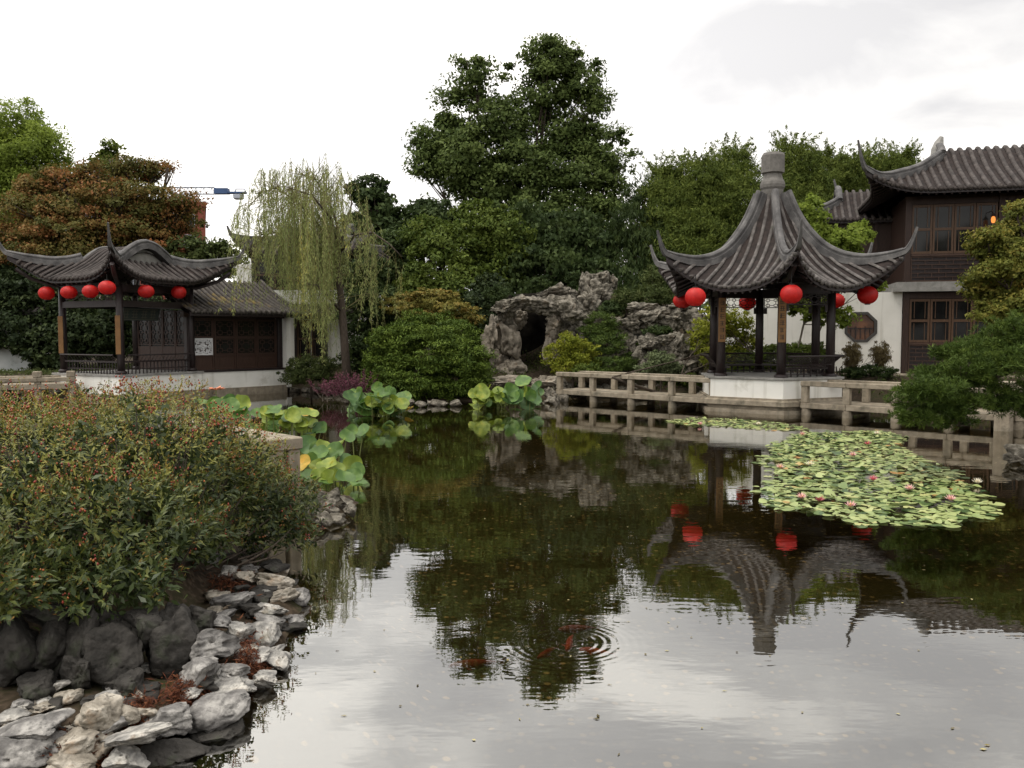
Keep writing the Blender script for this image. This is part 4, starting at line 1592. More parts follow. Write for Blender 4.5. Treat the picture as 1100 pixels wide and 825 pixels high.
mb = MB()
lattice(mb, (-34, 0, 36.6), (11.5, 0, 36.6), 1.2, 1.7, 22, .10)
mb.build('jib', M_STEEL, cr)
mb = MB()
mb.box(11.5, 15.0, -1.0, 1.0, 36.6, 38.0)
mb.box(15.0, 19.5, -.9, .9, 36.7, 37.15)
mb.tube([(16.6, 0, 37.1), (16.9, 0, 37.9), (19.0, 0, 37.9), (19.4, 0, 37.1)], .16, 5)
mb.build('machinery_deck', M_BLUE, cr)
mb = MB()
mb.bbox(16.3, 18.8, -.9, .9, 35.2, 36.65, .3)
mb.build('counterweight', M_STEEL, cr)
mb = MB()
lattice(mb, (0, 0, -2), (0, 0, 36.4), 2.0, 2.0, 16, .18)
mb.build('mast', M_BLUE, cr)
# ------------------------------------------------------------ rocks
import bmesh


def _ico(sub):
    bm = bmesh.new()
    bmesh.ops.create_icosphere(bm, subdivisions=sub, radius=1)
    V = np.array([v.co[:] for v in bm.verts])
    Fc = np.array([[v.index for v in f.verts] for f in bm.faces])
    bm.free()
    return V, Fc


ICO = {k: _ico(k) for k in (3, 4, 5)}


def rock_shape(seed, sub=4, cuts=12, rough=.14, pits=3, pit_r=.35, pit_d=.35, crack=.08, ridged=.06):
    V, Fc = ICO[sub]
    V = V.copy()
    rg = np.random.default_rng(seed)
    for k in range(cuts):
        n = rg.normal(size=3)
        n /= np.linalg.norm(n)
        h = rg.uniform(.42, .80)
        d = V @ n - h
        V -= np.where(d > 0, d * .96, 0)[:, None] * n
    off = rg.uniform(0, 50, 3)
    nrm = V / np.linalg.norm(V, axis=1)[:, None]
    disp = rough * fbm(V * 1.3 + off, seed, 3) + rough * .22 * fbm(V * 4 + off, seed + 7, 3)
    cr = 1 - np.abs(fbm(V * 1.7 + off + 9, seed + 3, 3))
    disp -= crack * np.clip(cr - .8, 0, 1) * 5
    rd = 1 - np.abs(vnoise(V * 3.1 + off + 3, seed + 31))
    disp -= ridged * rd ** 3
    if sub >= 5:
        disp += .012 * fbm(V * 12 + off, seed + 20, 3)
    for k in range(pits):
        c = rg.normal(size=3)
        c /= np.linalg.norm(c)
        d = np.linalg.norm(nrm - c, axis=1)
        r = pit_r * rg.uniform(.5, 1.2)
        disp -= pit_d * np.exp(-(d / r) ** 4)
    V = V + nrm * disp[:, None]
    return V, Fc


def rock(name, label, pos, size, seed, mat, group=None, rot=None, sub=4, cat='rock', parent=None, **kw):
    V, Fc = rock_shape(seed, sub, **kw)
    V = V / np.abs(V).max(0) * np.array(size)
    rg = np.random.default_rng(seed + 999)
    e = rot if rot is not None else (rg.uniform(-.3, .3), rg.uniform(-.3, .3), rg.uniform(0, 6.28))
    Rm = np.array(Matrix.Rotation(e[2], 3, 'Z') @ Matrix.Rotation(e[1], 3, 'Y') @ Matrix.Rotation(e[0], 3, 'X'))
    V = V @ Rm.T
    o = quad_mesh(name, V, Fc, mat, parent, smooth=True)
    o.location = pos
    if label:
        tag(o, label, cat, group)
    return o


# foreground ledge: pixel centre, half sizes in pixels, height above water, seed, label
LEDGE = [
    (291, 621, 22, 13, .16, 1, 'pale tan boulder at the tip of the rock ledge under the bush'),
    (322, 637, 16, 10, .08, 2, 'small blue-grey stone lying outermost at the tip of the ledge, at the water'),
    (302, 640, 16, 12, .12, 3, 'tan pitted stone between the pale tan boulder and the blue-grey stone'),
    (255, 641, 26, 12, .18, 4, 'flat grey stone with a dark left end below the bush'),
    (286, 652, 26, 9, .14, 5, 'long pale stone lying across the ledge above the hollowed boulder'),
    (266, 617, 13, 8, .2, 6, 'rounded grey stone tucked against the bush behind the pale tan boulder'),
    (246, 611, 10, 7, .22, 7, 'small white stone half hidden by the leaves of the bush'),
    (290, 663, 24, 8, .10, 8, 'dark grey stone wedged beneath the long pale stone'),
    (286, 679, 27, 17, .12, 9, 'large hollowed pale boulder with a scooped hole on the ledge'),
    (256, 678, 17, 13, .18, 10, 'grey rock left of the hollowed boulder'),
    (226, 690, 24, 20, .26, 11, 'dark swirled rock leaning on the stone bank wall'),
    (268, 702, 20, 8, .12, 12, 'low grey stone just under the hollowed boulder'),
    (299, 705, 17, 14, .08, 13, 'brown pitted stone at the waterline right of the red leaves'),
    (281, 726, 14, 16, .08, 14, 'upright oval stone standing at the waterline'),
    (249, 720, 17, 11, .14, 15, 'rounded pale stone with dark cracks in the middle of the ledge'),
    (211, 719, 24, 19, .2, 16, 'broad knobbly grey rock with a shell-like face below the swirled rock'),
    (252, 736, 28, 12, .1, 17, 'long smooth grey stone running down to the upright oval stone'),
    (226, 758, 36, 20, .1, 18, 'big flat pale slab with dark slots beside the water'),
    (187, 767, 22, 22, .14, 19, 'wedge-shaped blue-grey rock ringed by red leaves'),
    (147, 786, 36, 12, .16, 20, 'long flat white slab in the front row of rocks'),
    (100, 765, 22, 26, .24, 21, 'cream knobbly rock standing upright like a small figure'),
    (130, 767, 17, 14, .18, 22, 'tilted grey stone leaning right of the upright cream rock'),
    (78, 794, 29, 20, .16, 23, 'smooth pale grey boulder below the upright cream rock'),
    (34, 778, 38, 15, .22, 24, 'wide blue-grey boulder at the left against the stone wall'),
    (18, 806, 36, 24, .14, 25, 'largest dark grey boulder in the bottom left corner'),
    (130, 812, 24, 15, .08, 26, 'white stone at the bottom edge below the long flat slab'),
    (187, 805, 34, 13, .03, 27, 'wet dark layered rock at the waterline below the wedge-shaped rock'),
    (232, 788, 26, 14, .0, 28, 'black wet overhung rock under the big flat slab'),
    (78, 817, 24, 11, .1, 29, 'creamy rough stone at the bottom edge left of the white stone'),
    (234, 667, 14, 10, .24, 30, 'small dark stone against the bank wall behind the grey rock'),
    (166, 770, 14, 9, .12, 31, 'small grey stone squeezed left of the wedge-shaped rock'),
    (205, 742, 13, 7, .14, 32, 'small brownish stone above the big flat slab'),
]
for px, py, hx, hy, z, sd, lab in LEDGE:
    p = GX(px, py, z)
    k = p.y / F
    sx, sz = hx * k * 1.16, hy * k * (1.15 if sd == 21 else .94)
    wet = sd in (27, 28)
    mt_ = M_ROCKDARK if wet else M_ROCKCREAM if any(q in lab for q in ('pale tan', 'cream')) else M_ROCKBLUE if any(q in lab for q in ('blue', 'dark', 'swirled')) else M_ROCKNEAR
    rock('ledge_rock', lab, (p.x, p.y + sz * .15, z - .02), (sx, (sx + sz) * .62, sz * .95), 100 + sd, mt_, 'rocks on the near ledge',
         rot=(random.uniform(-.2, .2), random.uniform(-.25, .25), random.uniform(-.5, .5)), sub=5, cuts=11, rough=.13, pits=8 if sd in (9, 11, 13, 16, 18, 21) else 5,
         pit_r=.30 if sd in (9, 11, 16) else .17, pit_d=.34 if sd in (9, 11, 16) else .22, crack=.07, ridged=.03)
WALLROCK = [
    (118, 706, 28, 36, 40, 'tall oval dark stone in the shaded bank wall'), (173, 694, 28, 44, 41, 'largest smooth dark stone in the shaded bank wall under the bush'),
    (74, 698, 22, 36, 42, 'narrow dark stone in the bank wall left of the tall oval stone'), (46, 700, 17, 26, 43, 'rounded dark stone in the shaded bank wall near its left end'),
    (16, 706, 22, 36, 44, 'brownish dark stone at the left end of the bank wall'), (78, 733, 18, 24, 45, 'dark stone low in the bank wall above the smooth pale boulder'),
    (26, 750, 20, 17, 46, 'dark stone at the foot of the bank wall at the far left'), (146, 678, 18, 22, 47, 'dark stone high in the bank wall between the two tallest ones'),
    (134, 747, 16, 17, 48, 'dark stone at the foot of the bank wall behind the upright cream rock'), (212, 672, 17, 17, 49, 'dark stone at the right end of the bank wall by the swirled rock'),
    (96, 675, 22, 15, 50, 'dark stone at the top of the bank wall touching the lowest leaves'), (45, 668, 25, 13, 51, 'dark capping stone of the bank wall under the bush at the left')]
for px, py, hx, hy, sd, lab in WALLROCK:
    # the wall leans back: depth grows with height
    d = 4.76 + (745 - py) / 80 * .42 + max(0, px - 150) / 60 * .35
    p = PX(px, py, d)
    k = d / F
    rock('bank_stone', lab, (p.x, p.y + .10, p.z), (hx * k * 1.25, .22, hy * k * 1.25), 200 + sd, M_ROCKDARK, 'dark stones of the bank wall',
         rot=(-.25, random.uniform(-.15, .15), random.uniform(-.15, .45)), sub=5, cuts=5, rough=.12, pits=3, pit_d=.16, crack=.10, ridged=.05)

# shoreline cluster behind the bush
SH = [(352, 547, 13, 10), (368, 541, 10, 8), (340, 538, 10, 9), (376, 549, 8, 7), (358, 533, 9, 8), (347, 558, 12, 7), (333, 552, 12, 10), (364, 556, 9, 6)]
for i, (px, py, hx, hy) in enumerate(SH):
    z = .10 if py > 540 else .22
    p = GX(px, py, z)
    k = p.y / F
    rock('shore_stone', 'rough grey stone in the small heap at the waterline below the stone bench', p, (hx * k * 1.2, hx * k, hy * k * 1.2), 300 + i,
         M_ROCK, 'stones heaped below the bench', sub=4, cuts=10, rough=.14)
# far shores
FAR = []
for i in range(26):
    px = 250 + i * 9.5 + random.uniform(-3, 3)
    b = [(250, 420), (300, 417), (340, 419), (400, 429), (440, 433), (520, 433), (560, 432)]
    py = float(np.interp(px, [q[0] for q in b], [q[1] for q in b])) + random.uniform(-1, 1)
    FAR.append((px, py, random.uniform(5, 9), random.uniform(2.5, 5)))
for i in range(8):
    FAR.append((590 + i * 5 + random.uniform(-3, 3), 433 - abs(i - 1) * 1.3 + random.uniform(-4, 2), random.uniform(4, 8), random.uniform(3, 6)))
for i, (px, py, hx, hy) in enumerate(FAR):
    p = GX(px, py, .1)
    k = p.y / F
    far_l = px < 420
    rock('edging_stone', 'small grey stone edging the far shore in front of the halls' if px < 380 else ('low stone edging the pond below the dark rounded shrub' if px < 525 else 'pale stone on the shore by the waterfall cave'),
         (p.x, p.y, .08), (hx * k, hx * k * .8, hy * k), 400 + i, M_ROCK, 'edging stones of the left shore' if px < 380 else ('edging stones below the shrub' if px < 525 else 'shore stones at the cave'), sub=3, cuts=10, rough=.14)
# stones seen under the right bridge and right bank
for i in range(30):
    px = 895 + (i % 15) * 7.5 + random.uniform(-3, 3)
    py = 420 - (i // 15) * 6 + random.uniform(-2, 2)
    d = float(np.interp(px, [890, 1000], [28.6, 27.6])) + (i // 15) * .5
    p = PX(px, py, d)
    k = d / F
    rock('bank_cobble', 'grey cobble in the low stone bank seen through the right footbridge', p, (random.uniform(5, 8) * k, 6 * k, random.uniform(4, 6) * k), 450 + i, M_ROCK,
         'cobbles behind the right footbridge', sub=3, cuts=10, rough=.14)
for i in range(16):
    px = 598 + i * 9.3 + random.uniform(-3, 3)
    d = 30.2
    p = PX(px, 419 + random.uniform(-3, 3), d)
    k = d / F
    rock('bank_cobble', 'grey cobble in the low stone bank seen under the left footbridge rail', p, (random.uniform(5, 9) * k, 7 * k, random.uniform(5, 8) * k), 480 + i, M_ROCK,
         'cobbles behind the left footbridge', sub=3, cuts=10, rough=.14)
for px, py, hx, hy, sd, lab in ((1094, 484, 14, 7, 1, 'pale pitted rock at the right edge of the pond'), (1088, 491, 11, 6, 2, 'lower wet rock under the pale one at the right edge'), (1108, 490, 16, 10, 3, 'grey rock just entering the picture at the right edge')):
    p = GX(px, py, .15)
    k = p.y / F
    rock('shore_rock', lab, (p.x, p.y, .12), (hx * k, hx * k, hy * k * 1.3), 520 + sd, M_ROCK, 'rocks at the right edge', sub=4)

# waterfall grotto and rockery
M_ROCKTAN = surf('limestone_tan', [(.30, (.06, .052, .04)), (.46, (.18, .155, .12)), (.66, (.34, .30, .24))], 2.2, .8, .5, 14,
                 dirt=[((.035, .032, .028), 2.6, .60), ((.26, .17, .10), 1.3, .60)], dist=.04, detail=9, stretch=(1, 1, 1.8))
GR = [  # px, py, hx, hy, d, mat, label
    (546, 365, 14, 24, 32.0, 1, 'tan limestone block in the left pillar of the waterfall cave'), (550, 395, 14, 17, 31.8, 1, 'broad tan block at the foot of the cave\'s left pillar'),
    (531, 366, 13, 24, 32.4, 1, 'tan block at the far left side of the waterfall cave'), (534, 394, 14, 16, 32.1, 1, 'low tan block at the outer left foot of the cave'),
    (541, 340, 14, 14, 31.6, 0, 'grey block at the upper left of the waterfall cave'), (555, 343, 10, 12, 32.2, 1, 'tan block under the cave roof at its left side'),
    (558, 327, 22, 9, 31.2, 0, 'pale overhanging slab at the left of the cave roof'), (540, 331, 14, 8, 31.0, 0, 'leftmost overhanging rock of the cave roof'),
    (582, 328, 22, 9, 31.4, 0, 'mottled pale slab forming the cave roof'), (600, 327, 18, 10, 31.8, 0, 'grey slab at the right of the cave roof'),
    (594, 350, 7, 15, 31.7, 1, 'tan upright block in the right pillar of the cave'), (592, 381, 7, 20, 31.6, 1, 'tan upright foot of the cave\'s right pillar'),
    (603, 345, 14, 17, 32.2, 0, 'dark pitted grey boulder right of the cave mouth'), (602, 376, 11, 16, 31.9, 1, 'pinkish tan rock right of the cave pillar'),
    (612, 335, 17, 13, 31.4, 0, 'smooth pale grey cap rock right of the cave'), (618, 352, 15, 16, 32.3, 0, 'rugged grey rock beside the green pine mounds'),
    (592, 317, 24, 10, 33.0, 0, 'rounded grey-brown boulder crowning the cave roof'), (606, 318, 13, 9, 33.4, 0, 'small boulder at the right shoulder of the crowning boulder'),
    (629, 311, 11, 16, 33.3, 0, 'tall craggy rock left of the topmost peak'), (645, 318, 14, 16, 33.0, 0, 'fluted pale rock below the topmost peak'),
    (646, 300, 13, 11, 33.4, 0, 'topmost peak rock of the rockery'), (656, 303, 8, 12, 33.7, 0, 'slim rock behind the topmost peak'),
    (634, 326, 12, 12, 32.6, 0, 'grey rock filling the slope under the craggy peak'), (620, 372, 16, 22, 32.6, 0, 'grey rock behind the yellow-green bush'),
    (682, 345, 16, 13, 31.2, 0, 'grey boulder at the left of the upper rock wall'), (700, 342, 19, 12, 30.9, 0, 'long grey boulder in the middle of the upper rock wall'),
    (722, 343, 18, 13, 30.7, 0, 'lumpy grey boulder in the upper rock wall below the lanterns'), (742, 346, 16, 14, 31.0, 0, 'grey boulder at the right of the upper rock wall'),
    (757, 352, 13, 14, 31.4, 0, 'shaded boulder behind the pavilion\'s left columns'), (690, 334, 16, 8, 31.4, 0, 'flat rock along the top of the upper rock wall'),
    (730, 332, 22, 7, 31.3, 0, 'long flat cap rock under the red lanterns'), (668, 356, 13, 13, 31.6, 0, 'brownish rock at the left end of the upper wall'),
    (697, 369, 15, 10, 29.9, 0, 'pale jagged rock at the left of the lower rock wall'), (717, 364, 14, 8, 29.7, 0, 'pale cream rock at the top of the lower rock wall'),
    (729, 374, 14, 15, 29.6, 0, 'cracked grey rock in the lower rock wall'), (742, 374, 12, 14, 29.8, 0, 'deeply split grey rock at the right of the lower wall'),
    (736, 394, 12, 14, 29.3, 0, 'white-veined upright rock near the pavilion base'), (748, 393, 10, 14, 29.6, 0, 'dark creviced rock closest to the pavilion base'),
    (694, 386, 18, 13, 30.3, 0, 'shaded grey rock behind the silvery bush'), (715, 388, 15, 14, 30.2, 0, 'shaded grey rock right of the silvery bush'),
    (665, 382, 15, 18, 31.4, 0, 'rock filling the wall behind the pine mounds'), (676, 372, 12, 12, 30.6, 0, 'grey rock above the silvery bush'),
    (640, 345, 16, 14, 32.8, 0, 'rock behind the upper pine mound'), (655, 360, 14, 16, 32.4, 0, 'rock between the pine mounds and the upper wall'),
    (545, 409, 22, 5, 29.2, 1, 'flat tan slab on the shore before the cave'), (530, 413, 12, 6, 29.4, 1, 'tan stone left of the flat slab before the cave'),
    (585, 411, 14, 7, 29.6, 1, 'cream stone right of the flat slab before the cave'), (602, 415, 10, 9, 29.4, 0, 'pale rock by the left end of the footbridge'),
    (592, 423, 9, 7, 28.8, 0, 'dark rock at the waterline before the footbridge'), (566, 410, 11, 5, 30.2, 1, 'low stone across the cave mouth'),
]
for i, (px, py, hx, hy, d, mt, lab) in enumerate(GR):
    p = PX(px, py, d)
    k = d / F
    rock('rockery_rock', lab, p, (hx * k * 1.18, (hx + hy) * .5 * k * 1.05, hy * k * 1.2), 600 + i, M_ROCKTAN if mt else M_ROCK, 'rocks of the waterfall rockery',
         rot=(random.uniform(-.15, .15), random.uniform(-.15, .15), random.uniform(-.5, .5)), sub=5, cuts=11, rough=.20, pits=5, pit_r=.22, pit_d=.24, crack=.12, ridged=.20)
# the cave's hollow: back, sides and ceiling, with shade painted into their colour
for i, (px, py, hx, hy, d, lab) in enumerate(((573, 365, 30, 50, 36.0, 'dark rock face at the back of the waterfall cave'), (553, 365, 7, 44, 33.9, 'shade-darkened inner wall on the left of the cave'),
                                              (599, 365, 8, 44, 33.9, 'shade-darkened inner wall on the right of the cave'), (574, 322, 30, 8, 34.0, 'dark rock forming the ceiling of the cave'),
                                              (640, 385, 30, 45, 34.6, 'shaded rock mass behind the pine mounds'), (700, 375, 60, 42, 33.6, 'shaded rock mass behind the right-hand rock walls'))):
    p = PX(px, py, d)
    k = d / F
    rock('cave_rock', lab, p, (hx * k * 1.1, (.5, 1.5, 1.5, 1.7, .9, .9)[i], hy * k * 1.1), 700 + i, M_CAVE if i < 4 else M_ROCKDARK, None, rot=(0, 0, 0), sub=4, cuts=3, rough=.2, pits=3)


# small stones packed into the gaps of the ledge
rg4 = np.random.default_rng(44)
nf = 0
while nf < 130:
    px, py = rg4.uniform(0, 320), rg4.uniform(600, 825)
    g = GX(px, py, .1)
    dp, db = poly_sd([(g.x, g.y)], POND)[0], poly_sd([(g.x, g.y)], BANK)[0]
    if dp < .0 or db < .05 or g.y > 8:
        continue
    q = rg4.uniform(.04, .11)
    rock('filler_stone', 'small stone packed in a gap between the larger ledge rocks', (g.x, g.y, float(ground_h([(g.x, g.y)])[0]) + q * .25), (q * rg4.uniform(1, 1.6), q, q * .5), 800 + nf,
         (M_ROCKNEAR, M_ROCKDARK, M_ROCKBLUE, M_ROCKCREAM, M_ROCKDARK)[nf % 5], 'small stones packed into the ledge', sub=4)
    nf += 1


# red needles and leaves lodged between the ledge rocks
def litter():
    n = 7000
    spots = [(270, 716, 30, 14), (245, 630, 30, 12), (200, 755, 40, 22), (150, 765, 30, 20), (215, 740, 30, 12), (110, 795, 40, 14), (255, 690, 30, 20), (170, 790, 40, 10), (60, 800, 40, 12), (275, 706, 24, 10), (195, 752, 20, 26)]
    V = []
    k = 0
    rg = np.random.default_rng(4)
    P = []
    for i in range(n):
        s = spots[rg.integers(len(spots))]
        g = GX(s[0] + rg.normal() * s[2] * .45, s[1] + rg.normal() * s[3] * .45, .13)
        P.append((g.x, g.y))
    P = np.array(P)
    ok = poly_sd(P, POND) > .02
    P = P[ok]
    n = len(P)
    z = ground_h(P) + rg.uniform(.01, .075, n)
    a = rg.uniform(0, 6.28, n)
    l, w = rg.uniform(.012, .032, n), rg.uniform(.002, .006, n)
    d = np.c_[np.cos(a), np.sin(a), rg.normal(size=n) * .4]
    s = np.c_[-np.sin(a), np.cos(a), rg.normal(size=n) * .3]
    C = np.c_[P, z]
    V = np.stack([C - d * l[:, None], C + s * w[:, None], C + d * l[:, None], C - s * w[:, None]], 1).reshape(-1, 3)
    o = quad_mesh('leaf_litter', V, np.arange(n * 4).reshape(-1, 4), leaf_mat('litter_red', [(0, (.03, .012, .009)), (.5, (.075, .023, .015)), (1, (.13, .05, .028))], .7, .1), tint=rg.random(n))
    tag(o, 'rusty red needles and fallen leaves lodged between the ledge rocks', 'leaf litter', kind='stuff')


litter()
# ------------------------------------------------------------ foliage
def norm(v):
    return v / np.maximum(np.linalg.norm(v, axis=-1, keepdims=True), 1e-9)


def leaf_arrays(C, ax, nr, L, Wd, fold=0.0, droop=0.0):
    """rhombic leaf per point: base, side, tip, side"""
    ax = norm(ax)
    sd = norm(np.cross(ax, nr))
    up = np.cross(sd, ax)
    L, Wd = np.asarray(L)[:, None], np.asarray(Wd)[:, None]
    base = C - ax * L * .5
    tip = C + ax * L * .5 - up * L * droop
    mid = C - ax * L * .05
    a = mid + sd * Wd * .5 + up * Wd * fold
    b = mid - sd * Wd * .5 + up * Wd * fold
    return np.stack([base, a, tip, b], 1).reshape(-1, 3)


def leaf_object(name, C, ax, nr, L, Wd, tint, mat, parent, fold=0.15, droop=0.1, double=False):
    n = len(C)
    L = np.broadcast_to(L, (n,))
    Wd = np.broadcast_to(Wd, (n,))
    if not double:
        V = leaf_arrays(C, ax, nr, L, Wd, fold, droop)
        return quad_mesh(name, V, np.arange(n * 4).reshape(-1, 4), mat, parent, tint=tint)
    ax = norm(ax)
    sd = norm(np.cross(ax, nr))
    up = np.cross(sd, ax)
    Lc, Wc = L[:, None], Wd[:, None]
    base = C - ax * Lc * .5
    tip = C + ax * Lc * .5 - up * Lc * droop
    mid = C - ax * Lc * .02 - up * Wc * .10
    a = C - ax * Lc * .08 + sd * Wc * .5 + up * Wc * fold
    b = C - ax * Lc * .08 - sd * Wc * .5 + up * Wc * fold
    V = np.stack([base, a, tip, b, mid], 1).reshape(-1, 3)
    k = np.arange(n)[:, None] * 5
    Fq = np.concatenate([k + np.array([[0, 1, 2, 4]]), k + np.array([[0, 4, 2, 3]])], 1).reshape(-1, 4)
    return quad_mesh(name, V, Fq, mat, parent, tint=np.repeat(tint, 2))


def unit(rg, n):
    return norm(rg.normal(size=(n, 3)))


def clump_points(rg, blobs, n, clump, per, flat=.6, shell=.55, spray=0.0):
    """blobs: (centre, radii). Returns points, outward normals, per-clump tone"""
    c = np.array([b[0] for b in blobs], float)
    r = np.array([b[1] for b in blobs], float)
    w = (r[:, 0] * r[:, 1] + r[:, 0] * r[:, 2] + r[:, 1] * r[:, 2])
    nc = max(4, n // per)
    k = rg.choice(len(blobs), nc, p=w / w.sum())
    u = unit(rg, nc)
    rad = shell + (1 - shell) * rg.random(nc) ** .7
    spr = rg.random(nc) < spray          # loose sprays break the outline
    rad = np.where(spr, rg.uniform(1.0, 1.28, nc), rad)
    cc = c[k] + u * r[k] * rad[:, None]
    tone = rg.random(nc)
    j = rg.integers(nc, size=n)
    sz = clump * rg.uniform(.55, 1.4, nc) * np.where(spr, .6, 1)
    off = unit(rg, n) * (rg.random(n) ** .45 * sz[j])[:, None] * np.array([.95, .95, .95 * flat])
    P = cc[j] + off
    N = norm(u[j] * .7 + norm(off + 1e-6) * .5 + np.array([0, 0, .25]))
    return P, N, tone[j], cc, u


def px_blobs(lst, rg=None, depth=.8, jit=.5):
    out = []
    for b in lst:
        px, py, rx, ry, d = b[:5]
        dd = d + (rg.uniform(-jit, jit) if rg is not None else 0)
        p = PX(px, py, dd)
        k = dd / F
        out.append((np.array(p), np.array([rx * k, (rx + ry) * .5 * k * depth, ry * k])))
    return out


def limb_path(a, b, rg, bend=.12, n=6):
    bend = bend * .6
    a, b = np.array(a, float), np.array(b, float)
    L = np.linalg.norm(b - a)
    mid = (a + b) / 2 + rg.normal(size=3) * L * bend + np.array([0, 0, -.05 * L])
    t = np.linspace(0, 1, n)[:, None]
    return (1 - t) ** 2 * a + 2 * t * (1 - t) * mid + t ** 2 * b


def tree(name, label, cat, base, blobs, n, leaf, mat, seed, trunk_r=.15, bark=None, clump=.5, per=60, flat=.6, shell=.5,
         aspect=.55, up=.35, fork=.35, trunks=1, limbs=True, group=None, droop=.15, tilt=None, tone_w=.55, top_light=0.0, outward=.5, stem_name='trunk', crown_name='crown', plume=0, spray=.14):
    rg = np.random.default_rng(seed)
    root = thing(name, label, cat, tuple(base), 0, group)
    b0 = np.array(base, float)
    bl = [(c - b0, r) for c, r in blobs]
    P, N, tone, cc, _ = clump_points(rg, bl, n, clump, per, flat, shell, spray)
    m = len(P)
    if tilt is not None:                 # hanging or fixed leaf direction
        ax = norm(unit(rg, m) * .55 + np.array(tilt))
        nr = norm(N + unit(rg, m) * .5)
    else:
        ax = norm(unit(rg, m) + N * outward)
        nr = norm(N + unit(rg, m) * .6 + np.array([0, 0, up]))
    if plume:                            # feathery shoots rising out of the top
        pp, pa = [], []
        for c, r in bl:
            for q in range(plume):
                w = rg.uniform(0, 6.28)
                s = c + r * np.array([math.cos(w) * rg.uniform(.2, .95), math.sin(w) * rg.uniform(.2, .95), 0]) + np.array([0, 0, r[2] * rg.uniform(.35, .75)])
                out = np.array([math.cos(w), math.sin(w), 0]) * rg.uniform(.1, .6)
                k = 34
                u = rg.random(k)[:, None] ** .8
                pth = s + out * u ** 2 + np.array([0, 0, 1.]) * (u * rg.uniform(.6, 1.25) - .25 * u ** 3)
                pp.append(pth + rg.normal(size=(k, 3)) * .09 * (1.15 - u))
                pa.append(norm(out + np.array([0, 0, .3]) + rg.normal(size=(k, 3)) * .7))
        pp, pa = np.concatenate(pp), np.concatenate(pa)
        P, ax, nr = np.concatenate([P, pp]), np.concatenate([ax, pa]), np.concatenate([nr, unit(rg, len(pp))])
        tone = np.concatenate([tone, rg.uniform(.5, 1, len(pp))])
        m = len(P)
    L = leaf * rg.uniform(.5, 1.45, m)
    tint = np.clip(tone * tone_w + rg.random(m) * (1 - tone_w), 0, 1)
    leaf_object(crown_name, P, ax, nr, L, L * aspect, tint, mat, root, .12, droop)
    if limbs:
        mb = MB()
        cmean = np.mean([c for c, r in bl], 0)
        lo = min((c - r)[2] for c, r in bl)
        fz = max(.3, lo + fork * (cmean[2] - lo))
        starts = []
        for q in range(trunks):
            off = np.array([rg.normal() * .12 * trunks, rg.normal() * .12 * trunks, 0]) if trunks > 1 else np.zeros(3)
            topp = np.array([cmean[0] * .6, cmean[1] * .6, fz]) + off * (1.2 if trunks > 3 else 3)
            path = limb_path(off + np.array([0, 0, -.15]), topp, rg, .04, 7)
            mb.tube(path, np.linspace(trunk_r * 1.15, trunk_r * .75, 7), 9)
            starts.append(topp)
        for c, r in bl:
            s = starts[rg.integers(len(starts))]
            L_ = np.linalg.norm(c - s)
            r0 = min(trunk_r * .55, .035 + .02 * L_)
            path = limb_path(s, c, rg, .10, 7)
            mb.tube(path, np.linspace(r0, r0 * .35, 7), 6)
            for q in range(5):
                e = c + unit(rg, 1)[0] * r * .8
                mb.tube(limb_path(path[rg.integers(3, 6)], e, rg, .1, 5), np.linspace(r0 * .45, r0 * .12, 5), 5)
        mb.build(stem_name, bark or M_BARK, root, True)
    return root


L_BROAD = leaf_mat('leaf_broad_dark', [(0, (.034, .054, .02)), (.5, (.075, .105, .036)), (1, (.14, .18, .068))])
L_DEEP = leaf_mat('leaf_deep_green', [(0, (.020, .034, .015)), (.5, (.038, .058, .024)), (1, (.065, .09, .034))])
L_MID = leaf_mat('leaf_mid_green', [(0, (.04, .065, .016)), (.5, (.075, .105, .024)), (1, (.12, .15, .036))])
L_BRIGHT = leaf_mat('leaf_bright_green', [(0, (.085, .12, .025)), (.5, (.15, .20, .04)), (1, (.22, .27, .06))], trans=.45)
L_BAMBOO = leaf_mat('leaf_bamboo', [(0, (.045, .068, .019)), (.5, (.088, .118, .030)), (1, (.16, .19, .05))], trans=.3)
L_RUSSET = leaf_mat('leaf_russet', [(0, (.055, .064, .022)), (.42, (.11, .10, .034)), (.65, (.165, .105, .042)), (.85, (.22, .10, .048)), (1, (.26, .095, .05))])
L_OLIVE = leaf_mat('leaf_olive', [(0, (.035, .05, .022)), (.5, (.06, .08, .03)), (1, (.10, .115, .05))])
L_WILLOW = leaf_mat('leaf_willow', [(0, (.15, .185, .085)), (.5, (.25, .285, .135)), (.9, (.36, .37, .17)), (1, (.48, .40, .09))], trans=.4)
L_GOLD = leaf_mat('leaf_gold', [(0, (.085, .09, .028)), (.5, (.15, .135, .04)), (1, (.24, .16, .055))])
L_YELLOW = leaf_mat('leaf_yellow_green', [(0, (.10, .13, .02)), (.5, (.18, .20, .028)), (1, (.28, .28, .05))], trans=.35)
L_PINE = leaf_mat('needle_pine', [(0, (.024, .040, .011)), (.5, (.045, .072, .017)), (1, (.095, .13, .03))], trans=.1)
L_MOUND = leaf_mat('needle_mound', [(0, (.03, .052, .012)), (.5, (.068, .105, .020)), (1, (.13, .175, .036))], trans=.12)
L_SHADE = leaf_mat('leaf_painted_shade', [(0, (.012, .02, .010)), (.5, (.022, .034, .015)), (1, (.042, .056, .022))], trans=.15)  # leaf green darkened to paint the shade under the maple canopy
L_SILVER = leaf_mat('leaf_silvery', [(0, (.07, .09, .055)), (.5, (.12, .15, .09)), (1, (.19, .22, .14))])
L_MAPLE = leaf_mat('leaf_maple_olive', [(0, (.055, .07, .018)), (.5, (.115, .125, .03)), (.85, (.19, .165, .045)), (1, (.26, .17, .045))], trans=.3)
